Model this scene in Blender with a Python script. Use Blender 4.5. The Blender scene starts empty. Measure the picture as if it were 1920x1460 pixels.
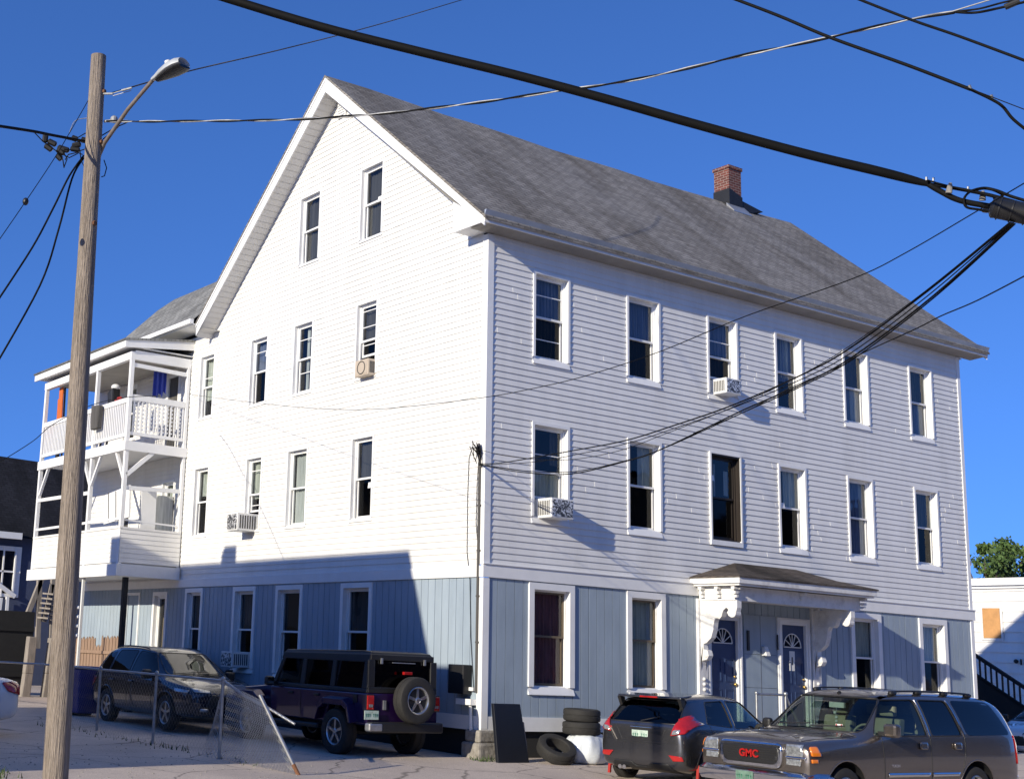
import bpy, bmesh, math, random
from mathutils import Vector, Matrix
from mathutils.bvhtree import BVHTree
from mathutils.geometry import delaunay_2d_cdt
random.seed(7)
sc = bpy.context.scene
R_ = math.radians
# ------------------------------------------------------------------ camera
CAM = Vector((-15.54538, -18.1072, 1.471812))
FW = Vector((0.51647608, 0.83393191, 0.194448))
RT = Vector((0.84457993, -0.53354263, 0.04491119))
UP = Vector((-0.14119917, -0.14103132, 0.97988416))
FPX, PPX, PPY = 2490.416, 530.5, 730.0
cd = bpy.data.cameras.new('camera'); cam = bpy.data.objects.new('camera', cd); sc.collection.objects.link(cam)
m = Matrix((RT, UP, -FW)).transposed().to_4x4(); m.translation = CAM; cam.matrix_world = m
cd.sensor_width = 36; cd.lens = FPX / 1920 * 36
cd.shift_x = (960 - PPX) / 1920; cd.shift_y = 0
cd.clip_start = .1; cd.clip_end = 2000
sc.camera = cam
# ------------------------------------------------------------------ light
SUN = Vector((1, .245, -.335)).normalized()          # the way the sunlight travels
el = math.asin(-SUN.z); az = math.atan2(-SUN.x, -SUN.y)
w = bpy.data.worlds.new('World'); sc.world = w; w.use_nodes = True
nt = w.node_tree; bg = nt.nodes['Background']
sky = nt.nodes.new('ShaderNodeTexSky'); sky.sky_type = 'NISHITA'; sky.sun_disc = False
sky.sun_elevation = el; sky.sun_rotation = az
sky.air_density = 1.0; sky.dust_density = .05; sky.ozone_density = 3.0; sky.altitude = 50
tcw = nt.nodes.new('ShaderNodeTexCoord'); adw = nt.nodes.new('ShaderNodeVectorMath'); adw.inputs[1].default_value = (0, 0, .26)
nt.links.new(tcw.outputs['Generated'], adw.inputs[0]); nt.links.new(adw.outputs[0], sky.inputs[0])
hs = nt.nodes.new('ShaderNodeVectorMath'); hs.operation = 'MULTIPLY'; hs.inputs[1].default_value = (.45, .735, 1.24)
nt.links.new(sky.outputs[0], hs.inputs[0]); nt.links.new(hs.outputs[0], bg.inputs[0]); bg.inputs[1].default_value = .18
sd = bpy.data.lights.new('sun', 'SUN'); sd.energy = 5.0; sd.angle = R_(.5); sd.color = (1, .91, .74)
so = bpy.data.objects.new('sun', sd); sc.collection.objects.link(so)
so.rotation_euler = SUN.to_track_quat('-Z', 'Y').to_euler(); so.location = (-30, -10, 25)
vs = sc.view_settings; vs.view_transform = 'Standard'; vs.look = 'None'; vs.exposure = .14; vs.gamma = 1
try: sc.cycles.use_denoising = True; sc.cycles.max_bounces = 8; sc.cycles.transparent_max_bounces = 16
except Exception: pass

def at(u, v, d):
    """point seen at photo pixel u, v, at depth d metres in front of the camera"""
    return CAM + (FW + RT * ((u - PPX) / FPX) - UP * ((v - PPY) / FPX)) * d
def on(u, v, ax, val):
    d = FW + RT * ((u - PPX) / FPX) - UP * ((v - PPY) / FPX)
    return CAM + d * ((val - CAM[ax]) / d[ax])
# ------------------------------------------------------------------ materials
def N(t, typ, **k):
    n = t.nodes.new(typ)
    for a, b in k.items():
        if a.startswith('i_'):
            key = a[2:]; key = int(key) if key.isdigit() else key.replace('_', ' ')
            n.inputs[key].default_value = b
        else: setattr(n, a, b)
    return n
def mat(name, col, rough=.6, metal=0, var=.12, scale=6, bump=0, bscale=40, coat=0, stretch=(1, 1, 1), spec=.5, dirt=0, dcol=(.1, .09, .08), emit=0):
    M = bpy.data.materials.new(name); M.use_nodes = True; t = M.node_tree; p = t.nodes['Principled BSDF']
    L = t.links.new
    c = (*col, 1)
    tc = N(t, 'ShaderNodeTexCoord'); mp = N(t, 'ShaderNodeMapping'); mp.inputs['Scale'].default_value = stretch
    L(tc.outputs['Object'], mp.inputs[0])
    last = None
    if var:
        n = N(t, 'ShaderNodeTexNoise'); n.inputs['Scale'].default_value = scale; n.inputs['Detail'].default_value = 6; n.inputs['Roughness'].default_value = .65
        L(mp.outputs[0], n.inputs['Vector'])
        r = N(t, 'ShaderNodeMapRange'); r.inputs[1].default_value = .3; r.inputs[2].default_value = .7; r.inputs[3].default_value = 1 - var; r.inputs[4].default_value = 1 + var
        L(n.outputs['Fac'], r.inputs[0])
        h = N(t, 'ShaderNodeVectorMath', operation='SCALE'); h.inputs[0].default_value = col
        L(r.outputs[0], h.inputs['Scale']); last = h.outputs[0]
        if dirt:
            n2 = N(t, 'ShaderNodeTexNoise'); n2.inputs['Scale'].default_value = scale * .35; n2.inputs['Detail'].default_value = 9; n2.inputs['Roughness'].default_value = .7
            L(mp.outputs[0], n2.inputs['Vector'])
            r2 = N(t, 'ShaderNodeMapRange'); r2.inputs[1].default_value = .5; r2.inputs[2].default_value = .72; r2.inputs[3].default_value = 0; r2.inputs[4].default_value = dirt
            L(n2.outputs['Fac'], r2.inputs[0])
            mx = N(t, 'ShaderNodeMix', data_type='RGBA'); mx.inputs[7].default_value = (*dcol, 1)
            L(r2.outputs[0], mx.inputs[0]); L(last, mx.inputs[6]); last = mx.outputs[2]
        L(last, p.inputs['Base Color'])
    else: p.inputs['Base Color'].default_value = c
    p.inputs['Roughness'].default_value = rough; p.inputs['Metallic'].default_value = metal
    p.inputs['Coat Weight'].default_value = coat; p.inputs['Coat Roughness'].default_value = .03
    p.inputs['Specular IOR Level'].default_value = spec
    if bump:
        b = N(t, 'ShaderNodeBump'); b.inputs['Strength'].default_value = bump; b.inputs['Distance'].default_value = .02
        n3 = N(t, 'ShaderNodeTexNoise'); n3.inputs['Scale'].default_value = bscale; n3.inputs['Detail'].default_value = 5
        L(mp.outputs[0], n3.inputs['Vector']); L(n3.outputs['Fac'], b.inputs['Height']); L(b.outputs[0], p.inputs['Normal'])
    return M
def glass(name, tint=(.8, .85, .85), refl=1.6, rough=.0, wav=.12):
    M = bpy.data.materials.new(name); M.use_nodes = True; t = M.node_tree; t.nodes.clear(); L = t.links.new
    o = N(t, 'ShaderNodeOutputMaterial'); mx = N(t, 'ShaderNodeMixShader'); g = N(t, 'ShaderNodeBsdfGlossy'); tr = N(t, 'ShaderNodeBsdfTransparent')
    g.inputs['Roughness'].default_value = rough; tr.inputs[0].default_value = (*tint, 1)
    f = N(t, 'ShaderNodeFresnel'); ge = N(t, 'ShaderNodeNewGeometry'); mr = N(t, 'ShaderNodeMapRange'); mr.inputs[3].default_value = refl; mr.inputs[4].default_value = 1 / refl
    L(ge.outputs['Backfacing'], mr.inputs[0]); L(mr.outputs[0], f.inputs['IOR'])
    n = N(t, 'ShaderNodeTexNoise'); n.inputs['Scale'].default_value = 1.3; b = N(t, 'ShaderNodeBump'); b.inputs['Strength'].default_value = wav; b.inputs['Distance'].default_value = .05
    tc = N(t, 'ShaderNodeTexCoord'); L(tc.outputs['Object'], n.inputs['Vector']); L(n.outputs['Fac'], b.inputs['Height']); L(b.outputs[0], g.inputs['Normal'])
    L(f.outputs[0], mx.inputs[0]); L(tr.outputs[0], mx.inputs[1]); L(g.outputs[0], mx.inputs[2]); L(mx.outputs[0], o.inputs[0])
    return M
def shingle_mat(name, c1, c2, row=.14):
    M = bpy.data.materials.new(name); M.use_nodes = True; t = M.node_tree; p = t.nodes['Principled BSDF']; L = t.links.new
    tc = N(t, 'ShaderNodeTexCoord')
    uv = N(t, 'ShaderNodeUVMap')
    br = N(t, 'ShaderNodeTexBrick'); br.inputs['Scale'].default_value = 1; br.inputs['Brick Width'].default_value = .3; br.inputs['Row Height'].default_value = row
    br.inputs['Mortar Size'].default_value = .013; br.inputs['Color1'].default_value = (.72, .72, .72, 1); br.inputs['Color2'].default_value = (1.2, 1.2, 1.2, 1); br.inputs['Mortar'].default_value = (.38, .38, .38, 1)
    L(tc.outputs['UV'], br.inputs['Vector'])
    mp = N(t, 'ShaderNodeMapping'); mp.inputs['Scale'].default_value = (.9, .2, 1); L(tc.outputs['UV'], mp.inputs[0])
    n = N(t, 'ShaderNodeTexNoise'); n.inputs['Scale'].default_value = 1.1; n.inputs['Detail'].default_value = 10; n.inputs['Roughness'].default_value = .62; n.inputs['Distortion'].default_value = .3
    L(mp.outputs[0], n.inputs['Vector'])
    cr = N(t, 'ShaderNodeValToRGB'); e = cr.color_ramp.elements
    e[0].position = .36; e[0].color = (*c2, 1); e[1].position = .56; e[1].color = (*c1, 1)
    L(n.outputs['Fac'], cr.inputs[0])
    n2 = N(t, 'ShaderNodeTexNoise'); n2.inputs['Scale'].default_value = 26; n2.inputs['Detail'].default_value = 4; mp2 = N(t, 'ShaderNodeMapping'); mp2.inputs['Scale'].default_value = (.35, 1.6, 1); L(tc.outputs['UV'], mp2.inputs[0]); L(mp2.outputs[0], n2.inputs['Vector'])
    r = N(t, 'ShaderNodeMapRange'); r.inputs[1].default_value = .3; r.inputs[2].default_value = .7; r.inputs[3].default_value = .68; r.inputs[4].default_value = 1.32; L(n2.outputs['Fac'], r.inputs[0])
    m1 = N(t, 'ShaderNodeMix', data_type='RGBA', blend_type='MULTIPLY'); m1.inputs[0].default_value = .8; L(cr.outputs[0], m1.inputs[6]); L(br.outputs[0], m1.inputs[7])
    sc_ = N(t, 'ShaderNodeVectorMath', operation='SCALE'); L(m1.outputs[2], sc_.inputs[0]); L(r.outputs[0], sc_.inputs['Scale'])
    L(sc_.outputs[0], p.inputs['Base Color']); p.inputs['Roughness'].default_value = .92; p.inputs['Specular IOR Level'].default_value = .2
    b = N(t, 'ShaderNodeBump'); b.inputs['Strength'].default_value = .6; b.inputs['Distance'].default_value = .01; L(br.outputs['Fac'], b.inputs['Height']); b.invert = True
    L(b.outputs[0], p.inputs['Normal'])
    return M
def brick_mat(name):
    M = bpy.data.materials.new(name); M.use_nodes = True; t = M.node_tree; p = t.nodes['Principled BSDF']; L = t.links.new
    tc = N(t, 'ShaderNodeTexCoord'); br = N(t, 'ShaderNodeTexBrick'); br.inputs['Scale'].default_value = 1; br.inputs['Brick Width'].default_value = .2; br.inputs['Row Height'].default_value = .07
    br.inputs['Mortar Size'].default_value = .009; br.inputs['Color1'].default_value = (.17, .045, .032, 1); br.inputs['Color2'].default_value = (.10, .03, .024, 1); br.inputs['Mortar'].default_value = (.25, .19, .16, 1)
    L(tc.outputs['UV'], br.inputs['Vector']); L(br.outputs[0], p.inputs['Base Color']); p.inputs['Roughness'].default_value = .9
    return M
M_ = {}
M_['siding'] = mat('white_vinyl_siding', (.765, .755, .725), .45, var=.06, scale=1.6, stretch=(1.4, 1.4, .3), dirt=.34, dcol=(.5, .48, .43))
M_['trim'] = mat('white_painted_trim', (.8, .8, .79), .5, var=.04, scale=3, dirt=.2, dcol=(.5, .5, .48))
M_['oldtrim'] = mat('weathered_white_paint', (.74, .73, .71), .6, var=.07, scale=9, dirt=.55, dcol=(.36, .33, .3))
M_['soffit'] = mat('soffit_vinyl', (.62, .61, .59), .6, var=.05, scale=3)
M_['eavesoffit'] = mat('shade_toned_soffit', (.33, .31, .28), .7, var=.12, scale=3, dirt=.4, dcol=(.2, .18, .15))  # soffit vinyl with the eave shade put into its base colour
M_['blue'] = mat('blue_grey_panel', (.30, .365, .43), .6, var=.12, scale=2.2, stretch=(1, 1, .3), dirt=.45, dcol=(.38, .44, .49))
M_['bluedoor'] = mat('navy_door_paint', (.035, .06, .14), .35, var=.1, scale=3)
M_['shingle'] = shingle_mat('weathered_shingles', (.262, .243, .218), (.165, .148, .126))
M_['shingle2'] = shingle_mat('pale_shingles', (.26, .26, .245), (.19, .19, .18))
M_['canopy'] = shingle_mat('rusty_brown_shingles', (.12, .10, .085), (.045, .037, .03), .1)
M_['darkroof'] = shingle_mat('dark_shingles', (.022, .022, .026), (.012, .012, .014))
M_['brick'] = brick_mat('red_brick')
M_['tar'] = mat('black_tar_flashing', (.012, .012, .012), .55, var=.2)
M_['flash'] = mat('lead_flashing', (.45, .46, .47), .4, .6)
M_['gutter'] = mat('eave_metal', (.40, .44, .49), .4, .3, var=.2, scale=.8, dirt=.5, dcol=(.2, .24, .29))  # bluish patches from the dirt mask imitate reflections in the metal crown
M_['glass'] = glass('window_glass', (.74, .78, .8), 1.6)
M_['glass2'] = glass('screened_glass', (.34, .34, .35), 1.3, .05)
M_['carglass'] = glass('car_glass', (.42, .52, .48), 1.65, wav=.01)
M_['darkglass'] = glass('tinted_car_glass', (.045, .045, .05), 1.6, wav=.01)
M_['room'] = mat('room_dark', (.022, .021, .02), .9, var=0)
M_['curtain_blue'] = mat('blue_curtain', (.17, .20, .29), .9, var=.3, scale=14, stretch=(1, 1, .08))
M_['curtain_white'] = mat('white_curtain', (.55, .56, .52), .9, var=.3, scale=14, stretch=(1, 1, .08))
M_['curtain_green'] = mat('pale_green_curtain', (.56, .57, .48), .9, var=.3, scale=14, stretch=(1, 1, .08))
M_['curtain_pink'] = mat('pink_curtain', (.2, .075, .085), .9, var=.3, scale=9, stretch=(1, 1, .2))
M_['curtain_tan'] = mat('tan_curtain', (.4, .3, .16), .9, var=.3, scale=9, stretch=(1, 1, .08))
M_['curtain_dark'] = mat('dark_curtain', (.085, .08, .075), .9, var=.3, scale=9, stretch=(1, 1, .1))
M_['brownsash'] = mat('brown_sash', (.12, .09, .06), .6)
M_['blacksash'] = mat('black_brown_sash', (.022, .016, .013), .5)
M_['beigesash'] = mat('beige_sash', (.5, .47, .4), .6)
M_['white'] = mat('white_plastic', (.72, .72, .7), .4, var=.05)
M_['beige'] = mat('beige_metal', (.5, .42, .33), .5, var=.08)
M_['black'] = mat('black_plastic', (.015, .015, .016), .45, var=.1)
M_['rubber'] = mat('tyre_rubber', (.02, .019, .018), .8, var=.25, scale=20)
M_['chrome'] = mat('chrome', (.75, .76, .78), .12, 1, var=.03)
M_['alloy'] = mat('alloy_rim', (.45, .46, .48), .28, .9, var=.05)
M_['steel'] = mat('galvanised_steel', (.42, .43, .44), .45, .8, var=.15, scale=12, dirt=.3, dcol=(.25, .13, .07))
M_['shadesteel'] = mat('shade_toned_mesh', (.24, .24, .24), .5, .6, var=.1)  # mesh steel coloured darker for the fence run that stands in shade
M_['rust'] = mat('rusty_steel', (.2, .09, .045), .8, .2, var=.4, scale=18)
M_['wood'] = mat('weathered_pole_wood', (.30, .25, .205), .9, var=.35, scale=7, stretch=(7, 7, .3), bump=1.5, bscale=14, dirt=.7, dcol=(.12, .09, .07))
M_['fencewood'] = mat('cedar_fence_wood', (.27, .18, .125), .85, var=.25, scale=6, stretch=(1, 4, .5))
M_['oldwood'] = mat('old_grey_wood', (.26, .23, .2), .9, var=.3, scale=6, stretch=(3, 3, .5))
M_['blackwood'] = mat('black_stained_wood', (.012, .012, .013), .8, var=.2)
M_['wire'] = mat('black_cable', (.005, .005, .005), .7, var=.2, spec=.15)
M_['alu'] = mat('aluminium_strand', (.36, .365, .37), .6, .5, var=.25, scale=30)
M_['stone'] = mat('granite_block', (.27, .25, .22), .95, var=.35, scale=7, bump=1, bscale=9)
M_['orange'] = mat('orange_plastic', (.55, .13, .02), .5)
M_['cloth_blue'] = mat('royal_blue_cloth', (.03, .05, .3), .9)
M_['red'] = mat('red_lens', (.38, .012, .01), .15, var=.15, scale=14, coat=1)
M_['redplastic'] = mat('red_plastic', (.35, .02, .015), .4)
M_['amber'] = mat('amber_lens', (.85, .22, .01), .15, coat=1)
M_['lens'] = mat('clear_lens', (.42, .44, .45), .15, .6, var=.55, scale=26, coat=1)
M_['plate'] = mat('pale_green_plate', (.45, .56, .48), .5, var=.3, scale=9, dirt=.5, dcol=(.75, .78, .76))
M_['platetext'] = mat('green_plate_paint', (.05, .2, .13), .5, var=.1)
M_['pewter'] = mat('pewter_paint', (.18, .155, .135), .26, .8, var=.05, coat=1)
M_['grey_paint'] = mat('magnetic_grey_paint', (.10, .10, .108), .27, .85, var=.05, coat=1)
M_['black_paint'] = mat('black_blue_paint', (.012, .017, .032), .25, .4, var=.05, coat=1)
M_['darkgreen'] = mat('dark_green_paint', (.012, .022, .022), .25, .4, var=.05, coat=1)
M_['purple'] = mat('purple_paint', (.024, .007, .062), .3, .4, var=.05, coat=.7)
M_['silver'] = mat('white_car_paint', (.7, .7, .7), .3, 0, var=.03, coat=1)
M_['ivory'] = mat('tan_seat', (.36, .32, .24), .8)
M_['leaf'] = mat('tree_leaves', (.07, .12, .028), .7, var=.6, scale=1.6)
M_['bark'] = mat('tree_bark', (.08, .06, .045), .9)
M_['bin'] = mat('blue_bin_plastic', (.012, .02, .18), .5)
M_['bag'] = mat('white_plastic_bag', (.62, .66, .7), .35, var=.08, bump=.5, bscale=7)
M_['slate'] = mat('slate_blue_clapboard', (.05, .065, .12), .7, var=.08)
M_['plywood'] = mat('orange_plywood', (.52, .27, .10), .8, var=.15, scale=3)
M_['brass'] = mat('brass', (.6, .4, .12), .3, .9)
M_['paper'] = mat('white_paper', (.75, .75, .73), .8, var=.03)
M_['tvblack'] = mat('dark_board', (.012, .014, .02), .35, var=.1)
M_['lampgrey'] = mat('lamp_housing', (.5, .52, .52), .5, .3)
M_['armsteel'] = mat('worn_arm_steel', (.2, .17, .15), .7, .3, var=.3, scale=12, dirt=.7, dcol=(.18, .07, .035))
M_['brick2'] = mat('dull_brick_wall', (.16, .09, .07), .9, var=.2)
M_['tanwall'] = mat('tan_wall', (.3, .26, .2), .9, var=.1)
M_['weeds'] = mat('weeds', (.06, .09, .03), .8, var=.4)
# ------------------------------------------------------------------ mesh helpers
ORG = {}
def root_of(o):
    while o.parent: o = o.parent
    return o
def finish(o, parent, smooth=False, bevel=0, seg=2):
    sc.collection.objects.link(o)
    if parent: o.parent = parent
    me = o.data
    if smooth:
        me.polygons.foreach_set('use_smooth', [True] * len(me.polygons))
        me.set_sharp_from_angle(angle=R_(smooth if smooth > 1 else 40))
    if bevel:
        b = o.modifiers.new('bevel', 'BEVEL'); b.width = bevel; b.segments = seg; b.limit_method = 'ANGLE'; b.angle_limit = R_(40)
    return o
class MB:
    def __init__(s): s.v = []; s.f = []; s.uv = {}
    def add(s, vs, fs):
        n = len(s.v); s.v += [Vector(p) for p in vs]; s.f += [tuple(i + n for i in f) for f in fs]; return s
    def quad(s, a, b, c, d): return s.add((a, b, c, d), ((0, 1, 2, 3),))
    def box(s, a, b):
        x0, y0, z0 = [min(p, q) for p, q in zip(a, b)]; x1, y1, z1 = [max(p, q) for p, q in zip(a, b)]
        return s.add([(x0, y0, z0), (x1, y0, z0), (x1, y1, z0), (x0, y1, z0), (x0, y0, z1), (x1, y0, z1), (x1, y1, z1), (x0, y1, z1)],
                     [(0, 3, 2, 1), (4, 5, 6, 7), (0, 1, 5, 4), (1, 2, 6, 5), (2, 3, 7, 6), (3, 0, 4, 7)])
    def bar(s, a, b, w, h, up=(0, 0, 1)):
        a, b = Vector(a), Vector(b); d = (b - a).normalized(); up = Vector(up)
        if abs(d.dot(up)) > .98: up = Vector((1, 0, 0))
        sd = d.cross(up).normalized(); u = sd.cross(d)
        vs = []
        for p in (a, b):
            for i, j in ((-1, -1), (1, -1), (1, 1), (-1, 1)): vs.append(p + sd * w / 2 * i + u * h / 2 * j)
        return s.add(vs, [(0, 1, 2, 3), (7, 6, 5, 4), (0, 4, 5, 1), (1, 5, 6, 2), (2, 6, 7, 3), (3, 7, 4, 0)])
    def tube(s, pts, r, n=8, cap=True):
        pts = [Vector(p) for p in pts]; rs = r if isinstance(r, (list, tuple)) else [r] * len(pts)
        vs = []; up = Vector((0, 0, 1)); prev = None
        for i, p in enumerate(pts):
            d = (pts[min(i + 1, len(pts) - 1)] - pts[max(i - 1, 0)]).normalized()
            if prev is None:
                a = d.orthogonal().normalized()
            else:
                a = (prev - d * prev.dot(d)); a = a.normalized() if a.length > 1e-6 else d.orthogonal().normalized()
            prev = a; b = d.cross(a)
            for k in range(n):
                t = 2 * math.pi * k / n; vs.append(p + (a * math.cos(t) + b * math.sin(t)) * rs[i])
        fs = []
        for i in range(len(pts) - 1):
            for k in range(n):
                fs.append((i * n + k, i * n + (k + 1) % n, (i + 1) * n + (k + 1) % n, (i + 1) * n + k))
        if cap: fs += [tuple(range(n))[::-1], tuple((len(pts) - 1) * n + k for k in range(n))]
        return s.add(vs, fs)
    def lathe(s, prof, c=(0, 0, 0), axis='z', n=24):
        vs = []; fs = []; c = Vector(c)
        for r, h in prof:
            for k in range(n):
                t = 2 * math.pi * k / n; x, y = r * math.cos(t), r * math.sin(t)
                vs.append(c + (Vector((x, y, h)) if axis == 'z' else Vector((x, h, y)) if axis == 'y' else Vector((h, x, y))))
        for i in range(len(prof) - 1):
            for k in range(n): fs.append((i * n + k, i * n + (k + 1) % n, (i + 1) * n + (k + 1) % n, (i + 1) * n + k))
        fs += [tuple(range(n))[::-1], tuple((len(prof) - 1) * n + k for k in range(n))]
        return s.add(vs, fs)
    def prism(s, poly, f0, f1):
        """poly: 2-D points; f0, f1 map a point to the two end faces"""
        n = len(poly); vs = [f0(*p) for p in poly] + [f1(*p) for p in poly]
        return s.add(vs, [tuple(range(n))[::-1], tuple(range(n, 2 * n))] + [(i, (i + 1) % n, n + (i + 1) % n, n + i) for i in range(n)])
    def sphere(s, c, r, n=8, sq=(1, 1, 1)):
        c = Vector(c); vs = []; fs = []
        for i in range(n + 1):
            p = math.pi * i / n
            for k in range(2 * n):
                t = math.pi * k / n; vs.append(c + Vector((r * sq[0] * math.sin(p) * math.cos(t), r * sq[1] * math.sin(p) * math.sin(t), r * sq[2] * math.cos(p))))
        for i in range(n):
            for k in range(2 * n): fs.append((i * 2 * n + k, i * 2 * n + (k + 1) % (2 * n), (i + 1) * 2 * n + (k + 1) % (2 * n), (i + 1) * 2 * n + k))
        return s.add(vs, fs)
    def split(s, name, m, parent=None, **k):
        par = list(range(len(s.v)))
        def fi(i):
            while par[i] != i: par[i] = par[par[i]]; i = par[i]
            return i
        for f in s.f:
            for i in f[1:]: par[fi(i)] = fi(f[0])
        gr = {}
        for fi_, f in enumerate(s.f): gr.setdefault(fi(f[0]), []).append(f)
        out = []
        for fs in gr.values():
            used = sorted({i for f in fs for i in f}); mp_ = {u: j for j, u in enumerate(used)}
            q = MB(); q.v = [s.v[u] for u in used]; q.f = [tuple(mp_[i] for i in f) for f in fs]; out.append(q.build(name, m, parent, **k))
        return out
    def build(s, name, m, parent=None, smooth=False, bevel=0, local=False, recalc=True, seg=2):
        me = bpy.data.meshes.new(name)
        vs = s.v
        o = bpy.data.objects.new(name, me)
        if parent:
            if not local:
                og = ORG.get(root_of(parent).name, Vector()); vs = [v - og for v in vs]
        elif not local:
            xs = [v.x for v in vs]; ys = [v.y for v in vs]; zs = [v.z for v in vs]
            og = Vector(((min(xs) + max(xs)) / 2, (min(ys) + max(ys)) / 2, min(zs))); vs = [v - og for v in vs]; o.location = og; ORG[o.name] = og
        me.from_pydata([tuple(v) for v in vs], [], s.f); 
        if recalc:
            bm = bmesh.new(); bm.from_mesh(me); bmesh.ops.recalc_face_normals(bm, faces=bm.faces); bm.to_mesh(me); bm.free()
        me.materials.append(M_[m] if isinstance(m, str) else m)
        if s.uv:
            ul = me.uv_layers.new(name='UVMap')
            for pi, p in enumerate(me.polygons):
                if pi in s.uv:
                    for li, vi in zip(p.loop_indices, p.vertices): ul.data[li].uv = s.uv[pi](s.v[vi])
        me.update()
        return finish(o, parent, smooth, bevel, seg)
def tag(o, label=None, cat=None, group=None, kind=None):
    if label: o['label'] = label
    if cat: o['category'] = cat
    if group: o['group'] = group
    if kind: o['kind'] = kind
    return o
def empty(name, loc, label, cat, group=None, rz=0, sc_=1):
    o = bpy.data.objects.new(name, None); sc.collection.objects.link(o); o.location = loc; o.rotation_euler.z = rz; o.scale = (sc_,) * 3
    o.empty_display_size = .3; ORG[o.name] = Vector(loc); return tag(o, label, cat, group)
def copy_tree(o, parent=None):
    c = o.copy(); sc.collection.objects.link(c); c.parent = parent
    for ch in list(o.children): copy_tree(ch, c)
    return c
# ------------------------------------------------------------------ ground
def gz(x, y):
    if y >= 0: z = -.14 + min(y, 12) * .012
    elif y > -2.5: z = -.14 + y * .045
    elif y > -5: z = -.2525 + (y + 2.5) * .075
    elif y > -9: z = -.44 - (-5 - y) * .004
    else: z = -.456 + min(1, (-9 - y) / 8) * .25
    if x < -4: 
        k = min(1, (-4 - x) / 2); z = z * (1 - k) + k * (-.14 if y >= -2.5 else -.14 + max(-1, (y + 2.5) / 4) * .12)
    return z
M = bpy.data.materials.new('worn_asphalt'); M.use_nodes = True; t = M.node_tree; p = t.nodes['Principled BSDF']; L = t.links.new
tc = N(t, 'ShaderNodeTexCoord')
n1 = N(t, 'ShaderNodeTexNoise'); n1.inputs['Scale'].default_value = .45; n1.inputs['Detail'].default_value = 9; n1.inputs['Roughness'].default_value = .6; L(tc.outputs['Object'], n1.inputs['Vector'])
n2 = N(t, 'ShaderNodeTexNoise'); n2.inputs['Scale'].default_value = 60; n2.inputs['Detail'].default_value = 5; L(tc.outputs['Object'], n2.inputs['Vector'])
cr = N(t, 'ShaderNodeValToRGB'); e = cr.color_ramp.elements; e[0].position = .32; e[0].color = (.44, .37, .31, 1); e[1].position = .68; e[1].color = (.62, .525, .44, 1); L(n1.outputs[0], cr.inputs[0])
r = N(t, 'ShaderNodeMapRange'); r.inputs[1].default_value = .3; r.inputs[2].default_value = .7; r.inputs[3].default_value = .72; r.inputs[4].default_value = 1.22; L(n2.outputs[0], r.inputs[0])
s1 = N(t, 'ShaderNodeVectorMath', operation='SCALE'); L(cr.outputs[0], s1.inputs[0]); L(r.outputs[0], s1.inputs['Scale'])
vo = N(t, 'ShaderNodeTexVoronoi', feature='DISTANCE_TO_EDGE'); vo.inputs['Scale'].default_value = .42; vo.inputs['Randomness'].default_value = 1
nd = N(t, 'ShaderNodeTexNoise'); nd.inputs['Scale'].default_value = 2.5; nd.inputs['Detail'].default_value = 5; L(tc.outputs['Object'], nd.inputs['Vector'])
av = N(t, 'ShaderNodeVectorMath', operation='MULTIPLY_ADD'); av.inputs[1].default_value = (.35, .35, 0); L(nd.outputs['Color'], av.inputs[0]); L(tc.outputs['Object'], av.inputs[2]); L(av.outputs[0], vo.inputs['Vector'])
lt = N(t, 'ShaderNodeMapRange'); lt.inputs[1].default_value = .002; lt.inputs[2].default_value = .011; lt.inputs[3].default_value = .6; lt.inputs[4].default_value = 0; L(vo.outputs[0], lt.inputs[0])
mx = N(t, 'ShaderNodeMix', data_type='RGBA'); mx.inputs[7].default_value = (.05, .045, .04, 1); L(lt.outputs[0], mx.inputs[0]); L(s1.outputs[0], mx.inputs[6]); L(mx.outputs[2], p.inputs['Base Color'])
p.inputs['Roughness'].default_value = .93; p.inputs['Specular IOR Level'].default_value = .25
b = N(t, 'ShaderNodeBump'); b.inputs['Strength'].default_value = .5; b.inputs['Distance'].default_value = .01; L(n2.outputs[0], b.inputs['Height']); L(b.outputs[0], p.inputs['Normal'])
M_['ground'] = M
g = MB()
xs = [-600, -200, -80, -40, -25, -18, -12, -9, -7, -6, -5.5, -5, -4.5, -4, -3, -2, -1, 0, 1, 2, 3, 4, 6, 8, 12, 16, 25, 40, 80, 200, 600]
ys = [-600, -200, -80, -40, -25, -17, -13, -11, -9, -8, -7, -6, -5, -4.5, -4, -3.5, -3, -2.5, -2, -1.5, -1, -.5, 0, 1, 2, 4, 8, 12, 20, 40, 80, 200, 600]
g.v = [Vector((x, y, gz(x, y))) for y in ys for x in xs]
nx = len(xs)
g.f = [(j * nx + i, j * nx + i + 1, (j + 1) * nx + i + 1, (j + 1) * nx + i) for j in range(len(ys) - 1) for i in range(nx - 1)]
go = g.build('ground', 'ground', smooth=60, local=True); tag(go, kind='structure')
# weeds along the cracks
g = MB()
for i in range(420):
    if i < 160: x = random.uniform(-.4, .5); y = random.uniform(-.45, -.1)
    elif i < 300: x = random.uniform(-10.6, -9.2); y = random.uniform(-2.6, -1.7) + .1 * random.random()
    else: x = -5.1 + random.gauss(0, .12); y = random.uniform(-1, 7)
    h = random.uniform(.03, .12); a = random.uniform(0, 6.28); z = gz(x, y) - .01
    d = Vector((math.cos(a), math.sin(a), 0)) * .012; l = Vector((random.gauss(0, .03), random.gauss(0, .03), h))
    b0 = Vector((x, y, z)); g.add([b0 - d, b0 + d, b0 + l], [(0, 1, 2)])
tag(g.build('weeds', 'weeds', recalc=False), 'sparse low weeds growing at the pole foot and wall base', 'weeds', kind='stuff')

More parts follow.
